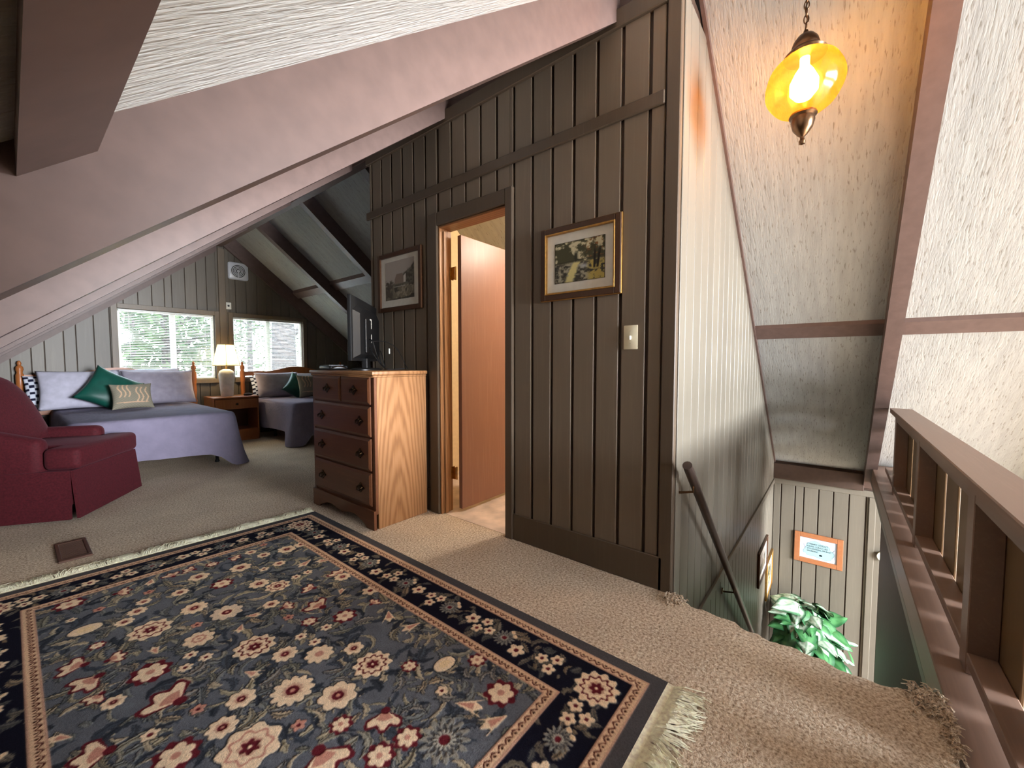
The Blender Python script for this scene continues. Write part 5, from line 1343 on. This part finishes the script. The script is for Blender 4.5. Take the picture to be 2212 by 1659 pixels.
# ------------------------------------------------------------------ plant at the foot of the stairs
pt = empty('potted_plant', (5.40, 0.22, LOW), 0, 'green and white leafy plant in a pot down the stairs', 'plant')
MB().lathe([(0.0, 0.0), (0.12, 0.0), (0.17, 0.28), (0.185, 0.29), (0.185, 0.32), (0.16, 0.32), (0.15, 0.29), (0.0, 0.29)], 28).obj('pot', M['pot'], pt, True)
MB().lathe([(0.15, 0.285), (0.0, 0.30)], 20, cap=False).obj('soil', M['soil'], pt)
def leaf_mesh(seed):
    r = random.Random(seed); nu, nv = 12, 10; pale = r.random() < 0.6
    vs = []; cl = []
    for i in range(nu + 1):
        t = i / nu
        w = 0.5 * (math.sin(PI * min(1, t ** 0.62)) ** 0.8) * (1 - 0.25 * t)
        for j in range(nv + 1):
            s_ = 2 * j / nv - 1
            x = s_ * w * 0.92; y = t * 1.0 - 0.18 * (1 - t) ** 3 * (abs(s_) ** 1.2) * 1.0
            z = -0.35 * t * t - 0.18 * abs(s_) * w + 0.03 * math.sin(9 * t + 3 * s_)
            vs.append((x, y, z))
            vein = min(abs(s_) * 6, abs(((t * 5 - abs(s_) * 1.5) % 1.0) - 0.5) * 3 + 0.3)
            base = np.array([196, 210, 186.0]) if pale else np.array([66, 116, 66.0])
            ed = np.array([34, 82, 46.0])
            k = sm(0.55, 0.95, np.array(abs(s_)))
            c = base * (1 - k) + ed * k
            if vein < 0.55: c = c * 0.6 + ed * 0.4
            cl.append(c)
    fs = [[i * (nv + 1) + j, i * (nv + 1) + j + 1, (i + 1) * (nv + 1) + j + 1, (i + 1) * (nv + 1) + j] for i in range(nu) for j in range(nv)]
    me = bpy.data.meshes.new('leaf'); me.from_pydata(vs, [], fs); me.update(); colored(me, s2l(np.array(cl))); me.materials.append(M['leafmat'])
    me.polygons.foreach_set('use_smooth', [True] * len(me.polygons)); return me
lm = [leaf_mesh(s_) for s_ in range(8)]
rp_ = random.Random(3)
top = Vector((0, 0, 0.70))
for i in range(150):
    a = rp_.uniform(0, 2 * PI); el = rp_.uniform(-0.35, 1.25)
    rad = rp_.uniform(0.18, 0.36)
    d = Vector((math.cos(a) * math.cos(el), math.sin(a) * math.cos(el), math.sin(el)))
    p = top + Vector((d.x * rad * 0.95, d.y * rad * 0.85, d.z * rad * 1.05))
    if p.y + 0.22 + max(0.04, d.y * 0.24) > 0.54 or p.x + 5.40 + max(0.04, d.x * 0.24) > 5.82: continue
    o = link('leaf', lm[rp_.randrange(8)], pt); s_ = rp_.uniform(0.17, 0.27); o.scale = (s_, s_, s_)
    yaw = math.atan2(d.y, d.x) - PI / 2 + rp_.uniform(-0.3, 0.3)
    o.location = p; o.rotation_euler = (rp_.uniform(-0.9, 0.35), rp_.uniform(-0.4, 0.4), yaw)
    MB().tube([(0, 0, 0.29), tuple(Vector((0, 0, 0.29)) * 0.4 + p * 0.6 + Vector((0, 0, 0.03))), tuple(p)], 0.003, 5).obj('stem', M['stem'], pt, True)

# ------------------------------------------------------------------ outside the bedroom windows
gr = struct(MB().box(-30, 34, 7.4, 60, -3.2, -3.0).obj('ground', M['ground']), 'sunlit ground beyond the bedroom windows', 'ground')
leafq = None
def tree(x, y, h, r, lean, cz, cr, ncl, label, seed):
    rt = random.Random(seed)
    o = empty('tree', (x, y, -3.0), 0, label, 'tree', 'trees outside the bedroom windows')
    tr = [(lean * t * h + 0.05 * math.sin(5 * t), 0, h * t) for t in np.linspace(0, 1, 10)]
    MB().tube(tr, [r * (1 - 0.6 * t) for t in np.linspace(0, 1, 10)], 10).obj('trunk', M['bark'], o, True)
    for i in range(5):
        t = rt.uniform(0.4, 0.9); b = Vector((lean * t * h, 0, h * t)); a = rt.uniform(0, 2 * PI); l = rt.uniform(0.9, 1.6)
        MB().tube([b, b + Vector((math.cos(a) * l * 0.5, math.sin(a) * l * 0.5, 0.35 * l)), b + Vector((math.cos(a) * l, math.sin(a) * l, 0.5 * l))], [r * 0.3, r * 0.2, r * 0.06], 7).obj('branch', M['bark'], o, True)
    fo = MB()
    for i in range(ncl):
        a = rt.uniform(0, 2 * PI); rr_ = cr * math.sqrt(rt.random()); c = Vector((lean * h + rr_ * math.cos(a), rr_ * math.sin(a), cz + rt.gauss(0, cr * 0.55)))
        for j in range(9):
            p = c + Vector((rt.gauss(0, .22), rt.gauss(0, .22), rt.gauss(0, .18))); e1 = Vector((rt.gauss(0, 1), rt.gauss(0, 1), rt.gauss(0, 1))).normalized() * 0.09; e2 = Vector((rt.gauss(0, 1), rt.gauss(0, 1), rt.gauss(0, 1))).normalized() * 0.06
            fo.add([p - e1, p + e2, p + e1, p - e2], [(0, 1, 2, 3)])
    me = bpy.data.meshes.new('foliage'); me.from_pydata(fo.v, [], fo.f); me.materials.append(M['foliage'])
    tag(link('foliage', me, o), kind='stuff')
tree(2.05, 11.0, 10, 0.17, 0.01, 4.6, 1.1, 150, 'leafy tree seen through the right part of the left window', 1)
tree(6.45, 16.2, 11, 0.52, 0.0, 8.6, 1.5, 110, 'thick trunked tree seen through the right window', 2)
tree(3.0, 22.0, 12, 0.22, 0.01, 5.6, 1.9, 170, 'slim distant tree seen through the left part of the left window', 3)
tree(8.3, 25.5, 12, 0.16, 0.02, 6.0, 1.9, 150, 'slender distant tree seen through the middle of the right window', 4)
tree(14.2, 31.0, 13, 0.3, 0.0, 6.5, 2.6, 160, 'far tree at the right edge of the right window', 5)
